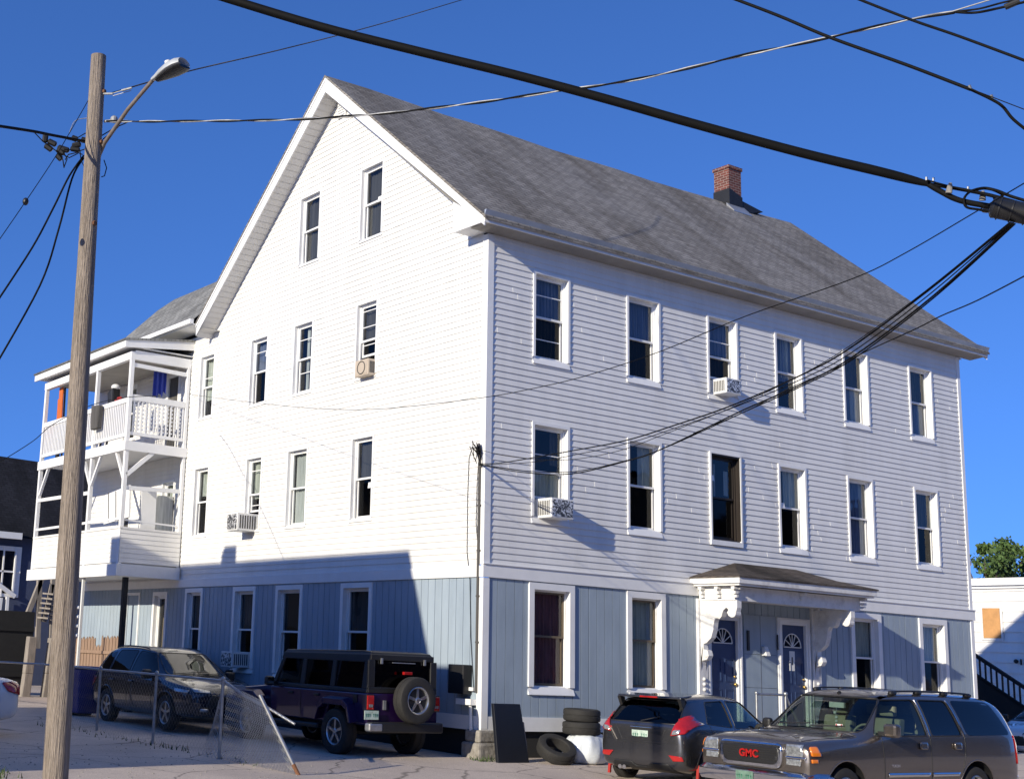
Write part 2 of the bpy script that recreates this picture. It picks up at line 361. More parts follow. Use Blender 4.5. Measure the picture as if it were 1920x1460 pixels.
g = MB()
for i in range(700):
    x = random.uniform(-6, 4) if i % 2 else random.uniform(-11, -4); y = random.uniform(-4.5, .2) if i % 2 else random.uniform(-3, 3); r = random.uniform(.006, .022); z = gz(x, y)
    vs = [(x + r * math.cos(a) * random.uniform(.7, 1.2), y + r * math.sin(a) * random.uniform(.7, 1.2), z - .002) for a in (0, 1.6, 3.1, 4.7)] + [(x, y, z + r * .8)]
    g.add(vs, [(0, 1, 4), (1, 2, 4), (2, 3, 4), (3, 0, 4)])
tag(g.build('gravel', 'stone'), 'scattered gravel and crumbs lying on the worn pavement', 'gravel', kind='stuff')
# ------------------------------------------------------------------ tenement building
B = empty('apartment_house', (0, 0, -.14), 'large white clapboard gabled tenement with blue grey ground floor and grey shingled roof', 'house')
PF = lambda u, z, o=0: Vector((u, -o, z))          # street facade (y = 0), u = x
PG = lambda u, z, o=0: Vector((-o, u, z))          # gable side (x = 0), u = y
def siding(mb, P, u0, u1, z0, z1, holes, exp=.118, out=.018, lim=None, seam=.28):
    rs = random.Random(11)
    z = z0
    cuts = sorted({h[i] for h in holes for i in (2, 3)})
    while z < z1 - 1e-4:
        zt = min(z + exp, z1)
        lv = [z] + [c for c in cuts if z + 1e-4 < c < zt - 1e-4] + [zt]
        for a, b in zip(lv, lv[1:]):
            oa = out * (1 - (a - z) / exp) + .002; ob = out * (1 - (b - z) / exp) + .002
            mid = (a + b) / 2
            segs = [(u0, u1)]
            for h in holes:
                if h[2] < mid < h[3]:
                    ns = []
                    for s0, s1 in segs:
                        if h[0] > s0 and h[1] < s1: ns += [(s0, h[0]), (h[1], s1)]
                        elif h[1] <= s0 or h[0] >= s1: ns.append((s0, s1))
                        elif h[0] <= s0: ns.append((h[1], s1))
                        else: ns.append((s0, h[0]))
                    segs = ns
            for s0, s1 in segs:
                la = lb = (s0, s1)
                if lim:
                    l0, l1 = lim(a), lim(b); la = (max(s0, l0[0]), min(s1, l0[1])); lb = (max(s0, l1[0]), min(s1, l1[1]))
                    if la[1] - la[0] < .01: continue
                    if lb[1] < lb[0]: lb = ((lb[0] + lb[1]) / 2,) * 2
                mb.quad(P(la[0], a, oa), P(la[1], a, oa), P(lb[1], b, ob), P(lb[0], b, ob))
                if abs(a - z) < 1e-5: mb.quad(P(la[0], a, 0), P(la[1], a, 0), P(la[1], a, oa), P(la[0], a, oa))
                if rs.random() < seam and la[1] - la[0] > .6 and zt - z > .05:
                    us = rs.uniform(la[0] + .1, la[1] - .1)
                    mb.quad(P(us, a, oa + .0035), P(us + .3, a, oa + .0005), P(us + .3, b, ob + .0005), P(us, b, ob + .0035)); mb.quad(P(us, a, 0), P(us, b, 0), P(us, b, ob + .0035), P(us, a, oa + .0035))
        z = zt
def panels(mb, P, u0, u1, z0, z1, holes, pitch=.203, g=.012):
    """grooved vertical panel boards"""
    k = 0; u = u0
    edges = sorted({h[i] for h in holes for i in (0, 1)})
    while u < u1 - 1e-4:
        ue = min(u + pitch, u1); k += 1
        lo = .012 if k % 6 else .02
        us = [u] + [c for c in edges if u + 1e-4 < c < ue - lo - 1e-4] + [ue - lo if ue < u1 else ue]
        for a, b in zip(us, us[1:]):
            mid = (a + b) / 2; segs = [(z0, z1)]
            for h in holes:
                if h[0] < mid < h[1]:
                    ns = []
                    for s0, s1 in segs:
                        if h[3] <= s0 or h[2] >= s1: ns.append((s0, s1)); continue
                        if h[2] > s0: ns.append((s0, h[2]))
                        if h[3] < s1: ns.append((h[3], s1))
                    segs = ns
            for s0, s1 in segs:
                mb.quad(P(a, s0, .012), P(b, s0, .012), P(b, s1, .012), P(a, s1, .012))
                if a == us[0]: mb.quad(P(a, s0, 0), P(a, s0, .012), P(a, s1, .012), P(a, s1, 0))
                if b == us[-1]: mb.quad(P(b, s0, 0), P(b, s0, .012), P(b, s1, .012), P(b, s1, 0))
        u = ue
    us = [u0] + [e_ for e_ in edges if u0 < e_ < u1] + [u1]
    for a, b in zip(us, us[1:]):
        mid = (a + b) / 2; segs = [(z0, z1)]
        for h in holes:
            if h[0] < mid < h[1]:
                ns = []
                for s0, s1 in segs:
                    if h[3] <= s0 or h[2] >= s1: ns.append((s0, s1)); continue
                    if h[2] > s0: ns.append((s0, h[2]))
                    if h[3] < s1: ns.append((h[3], s1))
                segs = ns
        for s0, s1 in segs: mb.quad(P(a, s0, 0), P(b, s0, 0), P(b, s1, 0), P(a, s1, 0))
def ring(mb, P, u0, u1, z0, z1, wl, wr, wb, wt, o0, o1):
    """rectangular frame of four butted bars, from out o0 to out o1"""
    def bx(a, b, c, d):
        if b - a > 1e-4 and d - c > 1e-4: mb.prism([(a, c), (b, c), (b, d), (a, d)], lambda u, z: P(u, z, o0), lambda u, z: P(u, z, o1))
    bx(u0, u0 + wl, z0, z1); bx(u1 - wr, u1, z0, z1); bx(u0 + wl, u1 - wr, z0, z0 + wb); bx(u0 + wl, u1 - wr, z1 - wt, z1)
def rbox(mb, P, a, b, c, d, o0, o1): mb.prism([(a, c), (b, c), (b, d), (a, d)], lambda u, z: P(u, z, o0), lambda u, z: P(u, z, o1))
def window(P, u0, u1, z0, z1, cw=.055, proj=.035, cur=None, cur2=None, meet=.5, sash='trim', frame='trim', bars=(), sill=.13, low='glass2', open_=0, depth=.1, glow=None):
    cw_ = cw; f = MB()
    ring(f, P, u0, u1, z0 + sill, z1, cw, cw, 0, cw, -.002, proj)
    # sloped sill
    f.prism([(-.002, 0), (proj + .006, 0), (proj + .006, .012), (.0, sill - .004), (-depth + .02, sill), (-depth + .02, sill - .02), (-.002, sill - .03)], lambda o_, z: P(u0 + .002, z0 + z, o_), lambda o_, z: P(u1 - .002, z0 + z, o_))
    a, b, c, d = u0 + cw, u1 - cw, z0 + sill, z1 - cw
    # reveal lining
    ring(f, P, a - .02, b + .02, c - .03, d + .02, .02, .02, .03, .02, -depth - .08, -.004)
    # inner stops
    ring(f, P, a, b, c, d, .03, .03, .02, .03, -depth, -depth + .035)
    wn = f.build('window', frame, B)
    s = MB(); zm = c + (d - c) * (1 - meet)
    a2, b2, c2, d2 = a + .03, b - .03, c + .02, d - .03
    ring(s, P, a2, b2, zm - .02, d2, .035, .035, .04, .035, -depth - .02, -depth + .012)
    ring(s, P, a2, b2, c2 + open_, zm + .02 - .002, .035, .035, .045, .035, -depth - .06, -depth - .024)
    for t_ in bars:
        zz = c2 + (d2 - c2) * t_; o_ = -depth if zz > zm else -depth - .045
        rbox(s, P, a2 + .036, b2 - .036, zz - .009, zz + .009, o_ - .015, o_ + .005)
    s.build('sash', sash, wn)
    g1 = MB().quad(P(a2 + .03, zm + .01, -depth - .004), P(b2 - .03, zm + .01, -depth - .004), P(b2 - .03, d2 - .03, -depth - .004), P(a2 + .03, d2 - .03, -depth - .004)); g1.build('pane', 'glass', wn)
    g2 = MB().quad(P(a2 + .03, c2 + open_ + .04, -depth - .042), P(b2 - .03, c2 + open_ + .04, -depth - .042), P(b2 - .03, zm - .01, -depth - .042), P(a2 + .03, zm - .01, -depth - .042)); g2.build('pane', low, wn)
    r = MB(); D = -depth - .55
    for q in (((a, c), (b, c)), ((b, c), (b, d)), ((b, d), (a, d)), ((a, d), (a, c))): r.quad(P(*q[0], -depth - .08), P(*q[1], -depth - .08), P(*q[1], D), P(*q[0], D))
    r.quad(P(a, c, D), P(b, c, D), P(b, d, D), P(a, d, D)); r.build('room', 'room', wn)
    def drape_(mname, ua, ub, za, zb):
        m_ = MB(); n = max(6, int((ub - ua) / .025)); pts = []
        for i in range(n + 1):
            u = ua + (ub - ua) * i / n; o_ = -depth - .105 + .018 * math.sin(i * 1.9) + .01 * math.sin(i * .7 + ua)
            pts.append((u, o_))
        for (p0, q0), (p1, q1) in zip(pts, pts[1:]): m_.quad(P(p0, za, q0), P(p1, za, q1), P(p1, zb, q1), P(p0, zb, q0))
        m_.build('curtain', mname, wn, smooth=80, recalc=False)
    if cur:
        for c_ in cur: drape_(c_[0], a + (b - a) * c_[1], a + (b - a) * c_[2], c + (d - c) * c_[3], c + (d - c) * c_[4])
    return wn
# windows: x or y ranges were measured on the photograph
FX = [(1.10, 2.04), (3.57, 4.52), (5.91, 6.86), (8.055, 8.98), (10.39, 11.32), (12.85, 13.78)]
Z3, Z2 = (6.98, 8.78), (4.0, 5.88)
holesF = [(a + .01, b - .01, z[0] + .005, z[1] - .01) for a, b in FX for z in (Z3, Z2)]
GX3 = [(10.21, 10.98), (7.75, 8.62), (5.62, 6.5), (3.41, 4.17)]
ZG3, ZG2 = (7.08, 8.75), (4.14, 5.9)
def yz(*pts): return [tuple(round(q, 3) for q in on(u, v, 0, 0.0)[1:]) for u, v in pts]
DY = 17.2; W_ = 14.95; YA, ZA = 5.03, 14.1; SL = .853; OX, OY = .47, .42
GW3 = [(10.21, 10.98), (7.69, 8.50), (5.79, 6.60), (3.39, 4.17)]
GW2 = [(10.20, 10.96), (7.70, 8.44), (5.80, 6.65), (3.38, 4.18)]
holesG = [(a + .01, b - .01, 7.085, 8.74) for a, b in GW3] + [(a + .01, b - .01, 4.145, 5.89) for a, b in GW2]
ATT = [(5.70, 6.57), (3.33, 4.18)]
holesA = [(a + .01, b - .01, 10.08, 11.74) for a, b in ATT]
PW = [(14.55, 15.35, 7.0, 8.6), (12.05, 12.75, 6.5, 8.5), (12.0, 12.7, 3.6, 5.7), (14.5, 15.3, 3.5, 5.6)]      # openings on the porch
holesP = [(a + .01, b - .01, c, d) for a, b, c, d in PW]
# --- sided walls
s = MB(); siding(s, PF, .12, W_ - .12, 3.17, 9.3, holesF); s.build('street_wall', 'siding', B, recalc=False)
s = MB(); siding(s, PG, .12, DY, 3.15, 9.3, holesG + holesP, out=.015)
siding(s, PG, -.2, 10.3, 9.3, ZA - .25, holesA, out=.015, lim=lambda z: (YA - (ZA - .1 - z) / SL, YA + (ZA - .1 - z) / SL)); s.build('gable_wall', 'siding', B, recalc=False)
# --- ground floor panels
GF = [(1.05, 2.166, .95, 2.93), (3.53, 4.57, .98, 2.93), (10.32, 11.39, .96, 2.9), (12.79, 13.86, .96, 2.9)]
DR = [(5.72, 6.78, .32, 2.66), (7.88, 8.92, .32, 2.66)]
s = MB(); panels(s, PF, .12, W_ - .12, .56, 2.955, [(a + .01, b - .01, c + .01, d - .01) for a, b, c, d in GF + DR]); s.build('panel_wall', 'blue', B, recalc=False)
GG = [(10.16, 11.055, 1.0, 2.92), (7.71, 8.72, 1.0, 2.92), (5.78, 6.86, .95, 2.92), (3.28, 4.36, 1.0, 2.92), (12.0, 12.8, .0, 2.86), (13.62, 14.28, .1, 2.8)]
s = MB(); panels(s, PG, .12, DY, .56, 2.955, [(a + .01, b - .01, c + .01, d - .01) for a, b, c, d in GG]); s.build('panel_wall', 'blue', B, recalc=False)
# --- trim: corner boards, belt, skirt
t_ = MB()
t_.box((-.03, -.03, 3.17), (.12, 0, 9.26)); t_.box((-.03, 0.0, 3.17), (0, .12, 9.26))
t_.box((-.035, -.035, .35), (.115, 0, 2.94)); t_.box((-.035, 0, .35), (0, .1, 2.94))
t_.box((W_ - .12, -.03, 3.17), (W_, .02, 9.26)); t_.box((W_ - .12, -.032, .35), (W_ + .01, .02, 2.94))
t_.split('corner_board', 'trim', B, bevel=.004)
t_ = MB(); t_.box((-.05, -.05, 2.95), (W_ + .05, 0, 3.175)); t_.box((-.06, -.075, 3.175), (W_ + .06, 0, 3.195)); t_.box((-.05, 0, 2.95), (0, DY, 3.15)); t_.split('belt_board', 'trim', B, bevel=.004)
t_ = MB(); t_.box((-.03, -.03, .317), (5.7, 0, .56)); t_.box((8.95, -.03, .317), (W_, 0, .56)); t_.box((-.03, 0, .317), (0, 11.95, .56)); t_.split('skirt_board', 'trim', B)
t_ = MB(); t_.box((.06, .06, -.6), (W_ - .06, DY - .1, .45)); t_.build('foundation', M_['room'], B)
t_ = MB(); t_.box((-.16, -.14, -.5), (.34, .35, .12)); t_.box((-.12, -.1, .12), (.3, .3, .33)); o = t_.split('corner_pier', 'stone', B, bevel=.04)
t_ = MB(); t_.box((W_, 0, .3), (W_ + .01, 10.06, 9.3)); t_.add([(W_ + .005, -.1, 9.2), (W_ + .005, 10.2, 9.2), (W_ + .005, YA, ZA - .1)], [(0, 1, 2)]); t_.quad((0, DY, 0), (9, DY, 0), (9, DY, 9.5), (0, DY, 9.5)); t_.split('rear_wall', 'siding', B)
# --- main roof
XL, XR = -OX, W_ + .55
ye, ze = -OY - .06, ZA - SL * (YA + OY + .06)
roof = MB(); T = .06
def ruv(v): return (v.x, (ZA - v.z) * 1.54)
for sgn in (1, -1):
    y0 = YA - sgn * (YA + OY + .06); 
    if sgn == -1: y0 = YA + (YA + OY - .0)
    z0 = ZA - SL * abs(y0 - YA)
    nseg = 14
    for i in range(nseg):   # slight sag along the ridge
        xa = XL - .03 + (XR - XL + .03) * i / nseg; xb = XL - .03 + (XR - XL + .03) * (i + 1) / nseg
        sag = lambda x: -.05 * math.sin(math.pi * (x - XL) / (XR - XL)) + .015 * math.sin(x * 1.7)
        roof.quad((xa, y0, z0), (xb, y0, z0), (xb, YA, ZA + sag(xb)), (xa, YA, ZA + sag(xa))); roof.uv[len(roof.f) - 1] = ruv
    for xx in (XL - .03, XR):
        roof.quad((xx, y0, z0), (xx, YA, ZA), (xx, YA, ZA - T), (xx, y0, z0 - T)); roof.uv[len(roof.f) - 1] = ruv
    roof.quad((XL - .03, y0, z0), (XR, y0, z0), (XR, y0, z0 - T), (XL - .03, y0, z0 - T)); roof.uv[len(roof.f) - 1] = ruv
rf = roof.build('roof', 'shingle', B, recalc=False)
# rake boards and rake soffits
rk = MB(); sf = MB(); rh = .27
for sgn in (1, -1):
    y0 = YA - sgn * (YA + OY)
    def zt(y): return ZA - T - SL * abs(y - YA)
    for xx, x1 in ((XL, XL + .03), (XR - .03, XR)):
        poly = [(y0, zt(y0)), (YA, zt(YA)), (YA, zt(YA) - rh * 1.25), (y0, zt(y0) - rh * (.62 if sgn == 1 else 1.0))]
        rk.prism(poly, lambda y, z: Vector((xx, y, z)), lambda y, z: Vector((x1, y, z)))
        rk.prism([(y0, zt(y0)), (YA, zt(YA)), (YA, zt(YA) - .07), (y0, zt(y0) - .06)], lambda y, z: Vector((xx - .022 if xx == XL else x1, y, z)), lambda y, z: Vector((xx if xx == XL else x1 + .02, y, z)))
    ns = 44
    yb = YA - sgn * (YA + (OY if sgn == -1 else 0))
    for i in range(ns):
        ya = yb + (YA - yb) * i / ns; yc = yb + (YA - yb) * (i + .93) / ns
        zo = -rh * 1.05
        sf.quad((XL + .03, ya, zt(ya) + zo), (.02, ya, zt(ya) + zo), (.02, yc, zt(yc) + zo), (XL + .03, yc, zt(yc) + zo))
    sf.quad((XL + .03, yb, zt(yb) - rh * 1.05 + .012), (.02, yb, zt(yb) - rh * 1.05 + .012), (.02, YA, zt(YA) - rh * 1.05 + .012), (XL + .03, YA, zt(YA) - rh * 1.05 + .012))
# boxed eave return on the right-hand foot of the gable
zs = 9.3
bxp = [(-OY, zs), (.45, zs), (.47, ZA - T - rh - SL * (YA - .47) + .02), (-OY, ZA - T - .02 - SL * (YA + OY) - .05)]
rk.prism(bxp, lambda y, z: Vector((XL + .031, y, z)), lambda y, z: Vector((.0, y, z)))
rk.prism([(-OY, zs - .005), (.46, zs - .005), (.48, ZA - T - rh - SL * (YA - .48) + .02), (-OY, ZA - T - .02 - SL * (YA + OY) - .04)], lambda y, z: Vector((XL - .004, y, z)), lambda y, z: Vector((XL + .03, y, z)))
rk.split('rake_board', 'trim', B, bevel=.004)
# eave soffit (boards run across), fascia and metal crown
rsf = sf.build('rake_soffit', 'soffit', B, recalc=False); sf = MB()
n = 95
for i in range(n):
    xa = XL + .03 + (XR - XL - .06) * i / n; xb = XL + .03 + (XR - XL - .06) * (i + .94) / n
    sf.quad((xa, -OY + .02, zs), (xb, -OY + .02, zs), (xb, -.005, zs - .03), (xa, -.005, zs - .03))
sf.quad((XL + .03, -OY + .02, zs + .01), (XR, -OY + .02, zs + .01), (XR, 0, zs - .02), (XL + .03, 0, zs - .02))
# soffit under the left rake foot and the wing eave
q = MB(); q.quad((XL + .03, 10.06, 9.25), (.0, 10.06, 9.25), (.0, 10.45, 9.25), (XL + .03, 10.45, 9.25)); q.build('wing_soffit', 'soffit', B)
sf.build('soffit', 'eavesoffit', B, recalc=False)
fa = MB(); fa.box((XL, -OY - .015, zs - .01), (XR, -OY + .02, zs + .12)); fa.box((XL - .0, OY * 0 + 10.43, 9.24), (.0, 10.45, 9.42)); fa.split('fascia', 'trim', B, bevel=.003)
gu = MB()
gp = [(-OY - .016, zs + .12), (-OY - .024, zs + .12), (-OY - .062, zs + .20), (-OY - .07, zs + .215), (-OY - .016, zs + .215)]
for i in range(5):
    xa = XL - .01 + (XR - XL + .02) * i / 5; xb = XL - .01 + (XR - XL + .02) * (i + 1) / 5 - .006
    gu.prism(gp, lambda y, z: Vector((xa, y, z)), lambda y, z: Vector((xb, y, z)))
gu.split('gutter', 'gutter', B)
# attic vent
v = MB(); v.box((-.05, 4.82, 13.2), (-.019, 5.13, 13.72))
for i in range(7): v.bar((-.06, 4.85, 13.25 + i * .062), (-.06, 5.1, 13.25 + i * .062), .03, .02)
v.build('gable_vent', 'trim', B)
# --- wing roof behind (concave pitch)
wp = [(-.6, 9.5), (-.1, 9.98), (.95, 11.04), (1.45, 11.45), (2.65, 12.08), (4.2, 12.6), (9, 9.6)]
wr = MB()
def wuv(v): return (v.y, (13 - v.z) * 1.4)
for (xa, za), (xb, zb) in zip(wp, wp[1:]):
    wr.quad((xa, 10.46, za), (xb, 10.46, zb), (xb, 15.6, zb), (xa, 15.6, za)); wr.uv[len(wr.f) - 1] = wuv
wr.add([(x, 15.6, z) for x, z in wp] + [(9, 15.6, 9.3), (-.6, 15.6, 9.42)], [tuple(range(len(wp) + 2))])
wr.uv[len(wr.f) - 1] = wuv
wr.build('wing_roof', 'shingle2', B, recalc=False)
t_ = MB(); t_.box((-.66, 10.46, 9.42), (-.56, 15.62, 9.53)); t_.box((-.56, 10.46, 9.4), (0, 15.6, 9.42)); t_.split('wing_fascia', 'trim', B)
# --- chimney
cx0, cx1, cy0, cy1 = 12.62, 13.12, 4.8, 5.3
c_ = MB()
def cuv(v): return (v.x + v.y, v.z)
def cbox(a, b):
    n0 = len(c_.f); c_.box(a, b)
    for i in range(n0, len(c_.f)): c_.uv[i] = cuv
cbox((cx0, cy0, 13.5), (cx1, cy1, 15.0)); cbox((cx0 - .03, cy0 - .03, 15.0), (cx1 + .03, cy1 + .03, 15.09))
ch = c_.build('chimney', 'brick', B, recalc=False)
t_ = MB(); t_.prism([(cx0 - .015, 13.4), (cx1 + .02, 13.4), (cx1 + .02, 14.25), (cx0 - .015, 14.42)], lambda x, z: Vector((x, cy0 - .02, z)), lambda x, z: Vector((x, cy1 + .02, z)))
t_.prism([(cx1 + .02, 13.8), (cx1 + .9, 14.04), (cx1 + .02, 14.17)], lambda x, z: Vector((x, cy0, z)), lambda x, z: Vector((x, cy1, z))); t_.build('flashing_and_shadow', 'tar', ch)  # the right-hand black wedge stands in for the chimney's shadow
t_ = MB(); t_.prism([(cy0 - .25, ZA - SL * .53 + .03 - .0), (cy0 - .0, ZA - SL * .28 + .03), (cy0 + .0, ZA - SL * .28 + .12), (cy0 - .25, ZA - SL * .53 + .06)], lambda y, z: Vector((cx0 - .12, y, z)), lambda y, z: Vector((cx1 + .1, y, z))); t_.build('lead_apron', 'flash', ch)
t_ = MB(); t_.tube([(cx0 + .3, cy0 + .3, 15.05), (cx0 + .3, cy0 + .3, 15.17)], .1, 10); t_.build('flue', 'tar', ch)
# --- windows
CB, CW_, CG, CP, CT, CD = 'curtain_blue', 'curtain_white', 'curtain_green', 'curtain_pink', 'curtain_tan', 'curtain_dark'
F3 = [dict(cur=[(CB, 0, 1, .5, 1), (CD, 0, 1, 0, .5)], bars=(.78, .24)), dict(cur=[(CB, 0, 1, .5, 1), (CD, 0, 1, 0, .5)]), dict(cur=[(CB, 0, 1, .55, 1), (CD, 0, 1, .2, .55)], bars=(.72,), open_=.33),
      dict(cur=[(CB, 0, 1, .4, 1), (CW_, .5, .85, .45, 1)], low='glass'), dict(cur=[(CD, 0, 1, .5, 1), (CB, 0, .6, 0, .5), (CW_, .6, .95, 0, .5)], low='glass'), dict(cur=[(CD, 0, 1, .5, 1), (CB, 0, .7, 0, .5), (CW_, .7, .95, 0, .5)], low='glass')]
F2 = [dict(cur=[(CD, .7, 1, .6, 1), (CG, .2, 1, .15, .5)], open_=.33, bars=(.7,), low='glass'), dict(cur=[(CG, 0, .3, .5, 1), (CG, .55, .95, .5, 1)]), dict(sash='blacksash', frame='blacksash', cur=[(CW_, .38, .44, .5, .92), (CG, .1, .3, .62, .9), (CG, .75, .95, .55, .85)]),
      dict(cur=[(CG, .45, 1, .5, 1)]), dict(cur=[(CB, 0, 1, 0, 1), (CW_, .7, 1, 0, 1)], low='glass'), dict(cur=[(CD, 0, 1, .5, 1)])]
for (a, b), k3, k2 in zip(FX, F3, F2):
    window(PF, a, b, *Z3, **k3); window(PF, a, b, *Z2, **k2)
t_ = MB(); ring(t_, PF, 5.905, 6.865, 4.0, 5.885, .045, .045, .1, .03, 0, .05); t_.build('window_trim', 'trim', B)
kg = dict(sill=.07, cw=.05, depth=.09, proj=.03)
G3 = [dict(cur=[(CG, 0, 1, .3, 1)], bars=(.66,), low='glass'), dict(cur=[(CB, 0, 1, .5, 1)], bars=(.82,)), dict(cur=[(CB, .1, .3, 0, 1), (CW_, .55, .72, 0, 1)], bars=(.8, .3), low='glass'), dict(cur=[(CD, 0, 1, .5, 1)], bars=(.93, .7, .45), open_=.42, meet=.5)]
G2 = [dict(cur=[(CG, .6, 1, .6, 1)]), dict(cur=[(CG, 0, 1, .45, 1)], bars=(.85, .35), open_=.4, low='glass'), dict(cur=[(CG, 0, .45, 0, 1), (CW_, .45, .95, 0, 1)], low='glass'), dict(cur=[(CD, 0, 1, .5, 1)])]
for (a, b), (c, d), k3, k2 in zip(GW3, GW2, G3, G2):
    window(PG, a, b, 7.08, 8.75, **{**kg, **k3}); window(PG, c, d, 4.14, 5.9, **{**kg, **k2})
for a, b in ATT: window(PG, a, b, 10.07, 11.75, **kg, cur=[(CD, 0, 1, 0, 1)], low='glass')
gk = dict(cw=.12, proj=.045, sill=.14, sash='brownsash', depth=.1)
window(PF, *GF[0], **gk, cur=[(CP, 0, 1, 0, 1)], low='glass', meet=.48)
window(PF, *GF[1], **gk, cur=[(CG, 0, .8, .0, 1), (CW_, .76, .98, 0, 1)], low='glass', meet=.47)
window(PF, *GF[2], **{**gk, 'sash': 'trim'}, cur=[(CG, 0, 1, .5, 1)], meet=.5)
window(PF, *GF[3], **{**gk, 'sash': 'trim'}, cur=[(CW_, 0, 1, .5, 1)], meet=.5)
gg = dict(cw=.1, proj=.04, sill=.1)
window(PG, *GG[0], **gg, cur=[(CD, 0, 1, .3, 1)]); window(PG, *GG[1], **gg, open_=.3, cur=[(CD, 0, 1, .5, 1)]); window(PG, *GG[2], **gg); window(PG, *GG[3], **gg, cur=[(CD, 0, 1, .5, 1)])
window(PG, *GG[4], **gg, cur=[(CT, .2, .8, .3, .8)], low='glass'); 
for a, b, c, d in PW[:1] + PW[2:3]: window(PG, a, b, c, d, **kg, cur=[(CG, 0, 1, .5, 1)], bars=(.75,))
for a, b, c, d in PW[1:2] + PW[3:]:
    t_ = MB(); ring(t_, PG, a, b, c, d, .07, .07, 0, .07, -.05, .03); dd = t_.build('door_frame', 'trim', B)
    t_ = MB(); rbox(t_, PG, a + .07, b - .07, c, d - .07, -.06, -.02); t_.build('door', 'curtain_dark', dd)
# doors on the street
def door(a, b, c, d, sign):
    t_ = MB(); ring(t_, PF, a, b, c, d, .14, .14, 0, .14, -.06, .045); ring(t_, PF, a + .03, b - .03, c, d - .03, .05, .05, 0, .05, .045, .065); fr = t_.build('door_frame', 'trim', B, bevel=.004)
    t_ = MB(); u0, u1, z1 = a + .14, b - .14, d - .14; rbox(t_, PF, u0, u1, c, z1, -.07, -.02); w2 = (u1 - u0)
    for k in (0, 1):
        for z0, z9 in ((c + .2, c + .85), (c + 1.0, c + 1.45)):
            ring(t_, PF, u0 + .08 + k * w2 * .47, u0 + .08 + k * w2 * .47 + w2 * .33, z0, z9, .02, .02, .02, .02, -.02, -.008)
    t_.build('door', 'bluedoor', fr)
    um = (u0 + u1) / 2; rr = w2 * .36; zb = z1 - .45
    t_ = MB(); pts = [(um + rr * math.cos(math.pi * i / 16), zb + rr * math.sin(math.pi * i / 16)) for i in range(17)]
    t_.tube([PF(*q, -.012) for q in pts] + [PF(*pts[0], -.012)], .012, 6)
    for i in (3, 6, 8, 10, 13): t_.bar(PF(um, zb, -.012), PF(*pts[i], -.012), .014, .014)
    t_.build('fanlight_bars', 'trim', fr)
    t_ = MB(); t_.add([PF(*q, -.017) for q in pts], [tuple(range(17))]); t_.build('fanlight', 'glass2', fr)
    t_ = MB(); t_.sphere(PF(u1 - .07, c + .95, .02), .035, 8); t_.sphere(PF(u1 - .07, c + 1.1, .0), .025, 6); t_.tube([PF(u1 - .07, c + .95, -.02), PF(u1 - .07, c + .95, .02)], .012, 6); t_.build('door_knob', 'brass', fr, smooth=50)
    if sign:
        t_ = MB(); rbox(t_, PF, um - .1, um + .07, zb - .48, zb - .08, -.019, -.012); nn = t_.build('notice', 'paper', fr)
        t_ = MB(); rbox(t_, PF, um - .035, um + .0, zb - .36, zb - .2, -.0115, -.008); t_.build('notice_text', 'black', nn) if False else t_.build('peephole_plate', 'black', nn)
door(*DR[0], False); door(*DR[1], True)
t_ = MB(); rbox(t_, PF, 6.84, 7.82, .56, 2.66, .012, .03)
for k in range(1): pass
t_.build('entry_panel', 'blue', B)
t_ = MB(); rbox(t_, PF, 7.34, 7.345, .56, 2.66, .03, .034); [rbox(t_, PF, 6.84, 7.82, z, z + .006, .03, .033) for z in (1.22, 1.88)]; t_.split('panel_joint', 'curtain_dark', B)
t_ = MB(); rbox(t_, PF, 5.66, 9.05, .1, .32, 0, 1.15); rbox(t_, PF, 5.66, 9.05, -.2, .1, 0, 1.5); t_.build('doorstep', 'stone', B, bevel=.01)
# --- entrance canopy
cp = MB(); X0, X1, YO = 5.38, 9.50, 1.12
rp = dict(a=(X0 - .1, -YO - .1, 3.31), b=(X1 + .1, -YO - .1, 3.31), c=(X1 + .1, -.0, 3.31), d=(X0 - .1, -.0, 3.31), e=(6.62, -.02, 3.68), f=(8.55, -.02, 3.68))
def kuv(v): return (v.x - v.y * .3, v.z * 2.2 + v.y * .5)
vs_ = [Vector(rp[k]) for k in 'abcdef']; midl = (vs_[0] + vs_[4]) / 2 + Vector((0, 0, -.03)); midr = (vs_[1] + vs_[5]) / 2 + Vector((0, 0, -.03))
cp.add(vs_ + [midl, midr], [(0, 1, 7, 6), (6, 7, 5, 4), (1, 2, 7), (2, 5, 7), (3, 0, 6), (3, 6, 4)])
for i in range(6): cp.uv[i] = kuv
n0 = len(cp.f); cp.box((X0 - .1, -YO - .1, 3.285), (X1 + .1, 0, 3.306))
for i in range(n0, len(cp.f)): cp.uv[i] = kuv
kr = cp.build('canopy_roof', 'canopy', B, recalc=False)
t_ = MB()
t_.box((X0 - .07, -YO - .07, 3.17), (X1 + .07, -YO + .0, 3.283)); t_.box((X0 - .07, -YO, 3.17), (X0 + .0, 0, 3.283)); t_.box((X1, -YO, 3.17), (X1 + .07, 0, 3.283))
t_.box((X0 - .03, -YO - .03, 3.13), (X1 + .03, -YO + .04, 3.17)); t_.box((X0 - .03, -YO + .04, 3.13), (X0 + .04, 0, 3.17)); t_.box((X1 - .04, -YO + .04, 3.13), (X1 + .03, 0, 3.17))
t_.box((X0, -YO + .0, 3.175), (X1, 0, 3.2)); t_.build('canopy_cornice', 'oldtrim', kr, bevel=.004)
t_ = MB(); t_.box((X0 + .12, -YO + .2, 2.86), (X1 - .12, -YO + .26, 3.13)); t_.box((X0 + .12, -YO + .26, 2.86), (X0 + .18, -.06, 3.13)); t_.box((X1 - .18, -YO + .26, 2.86), (X1 - .12, -.06, 3.13))
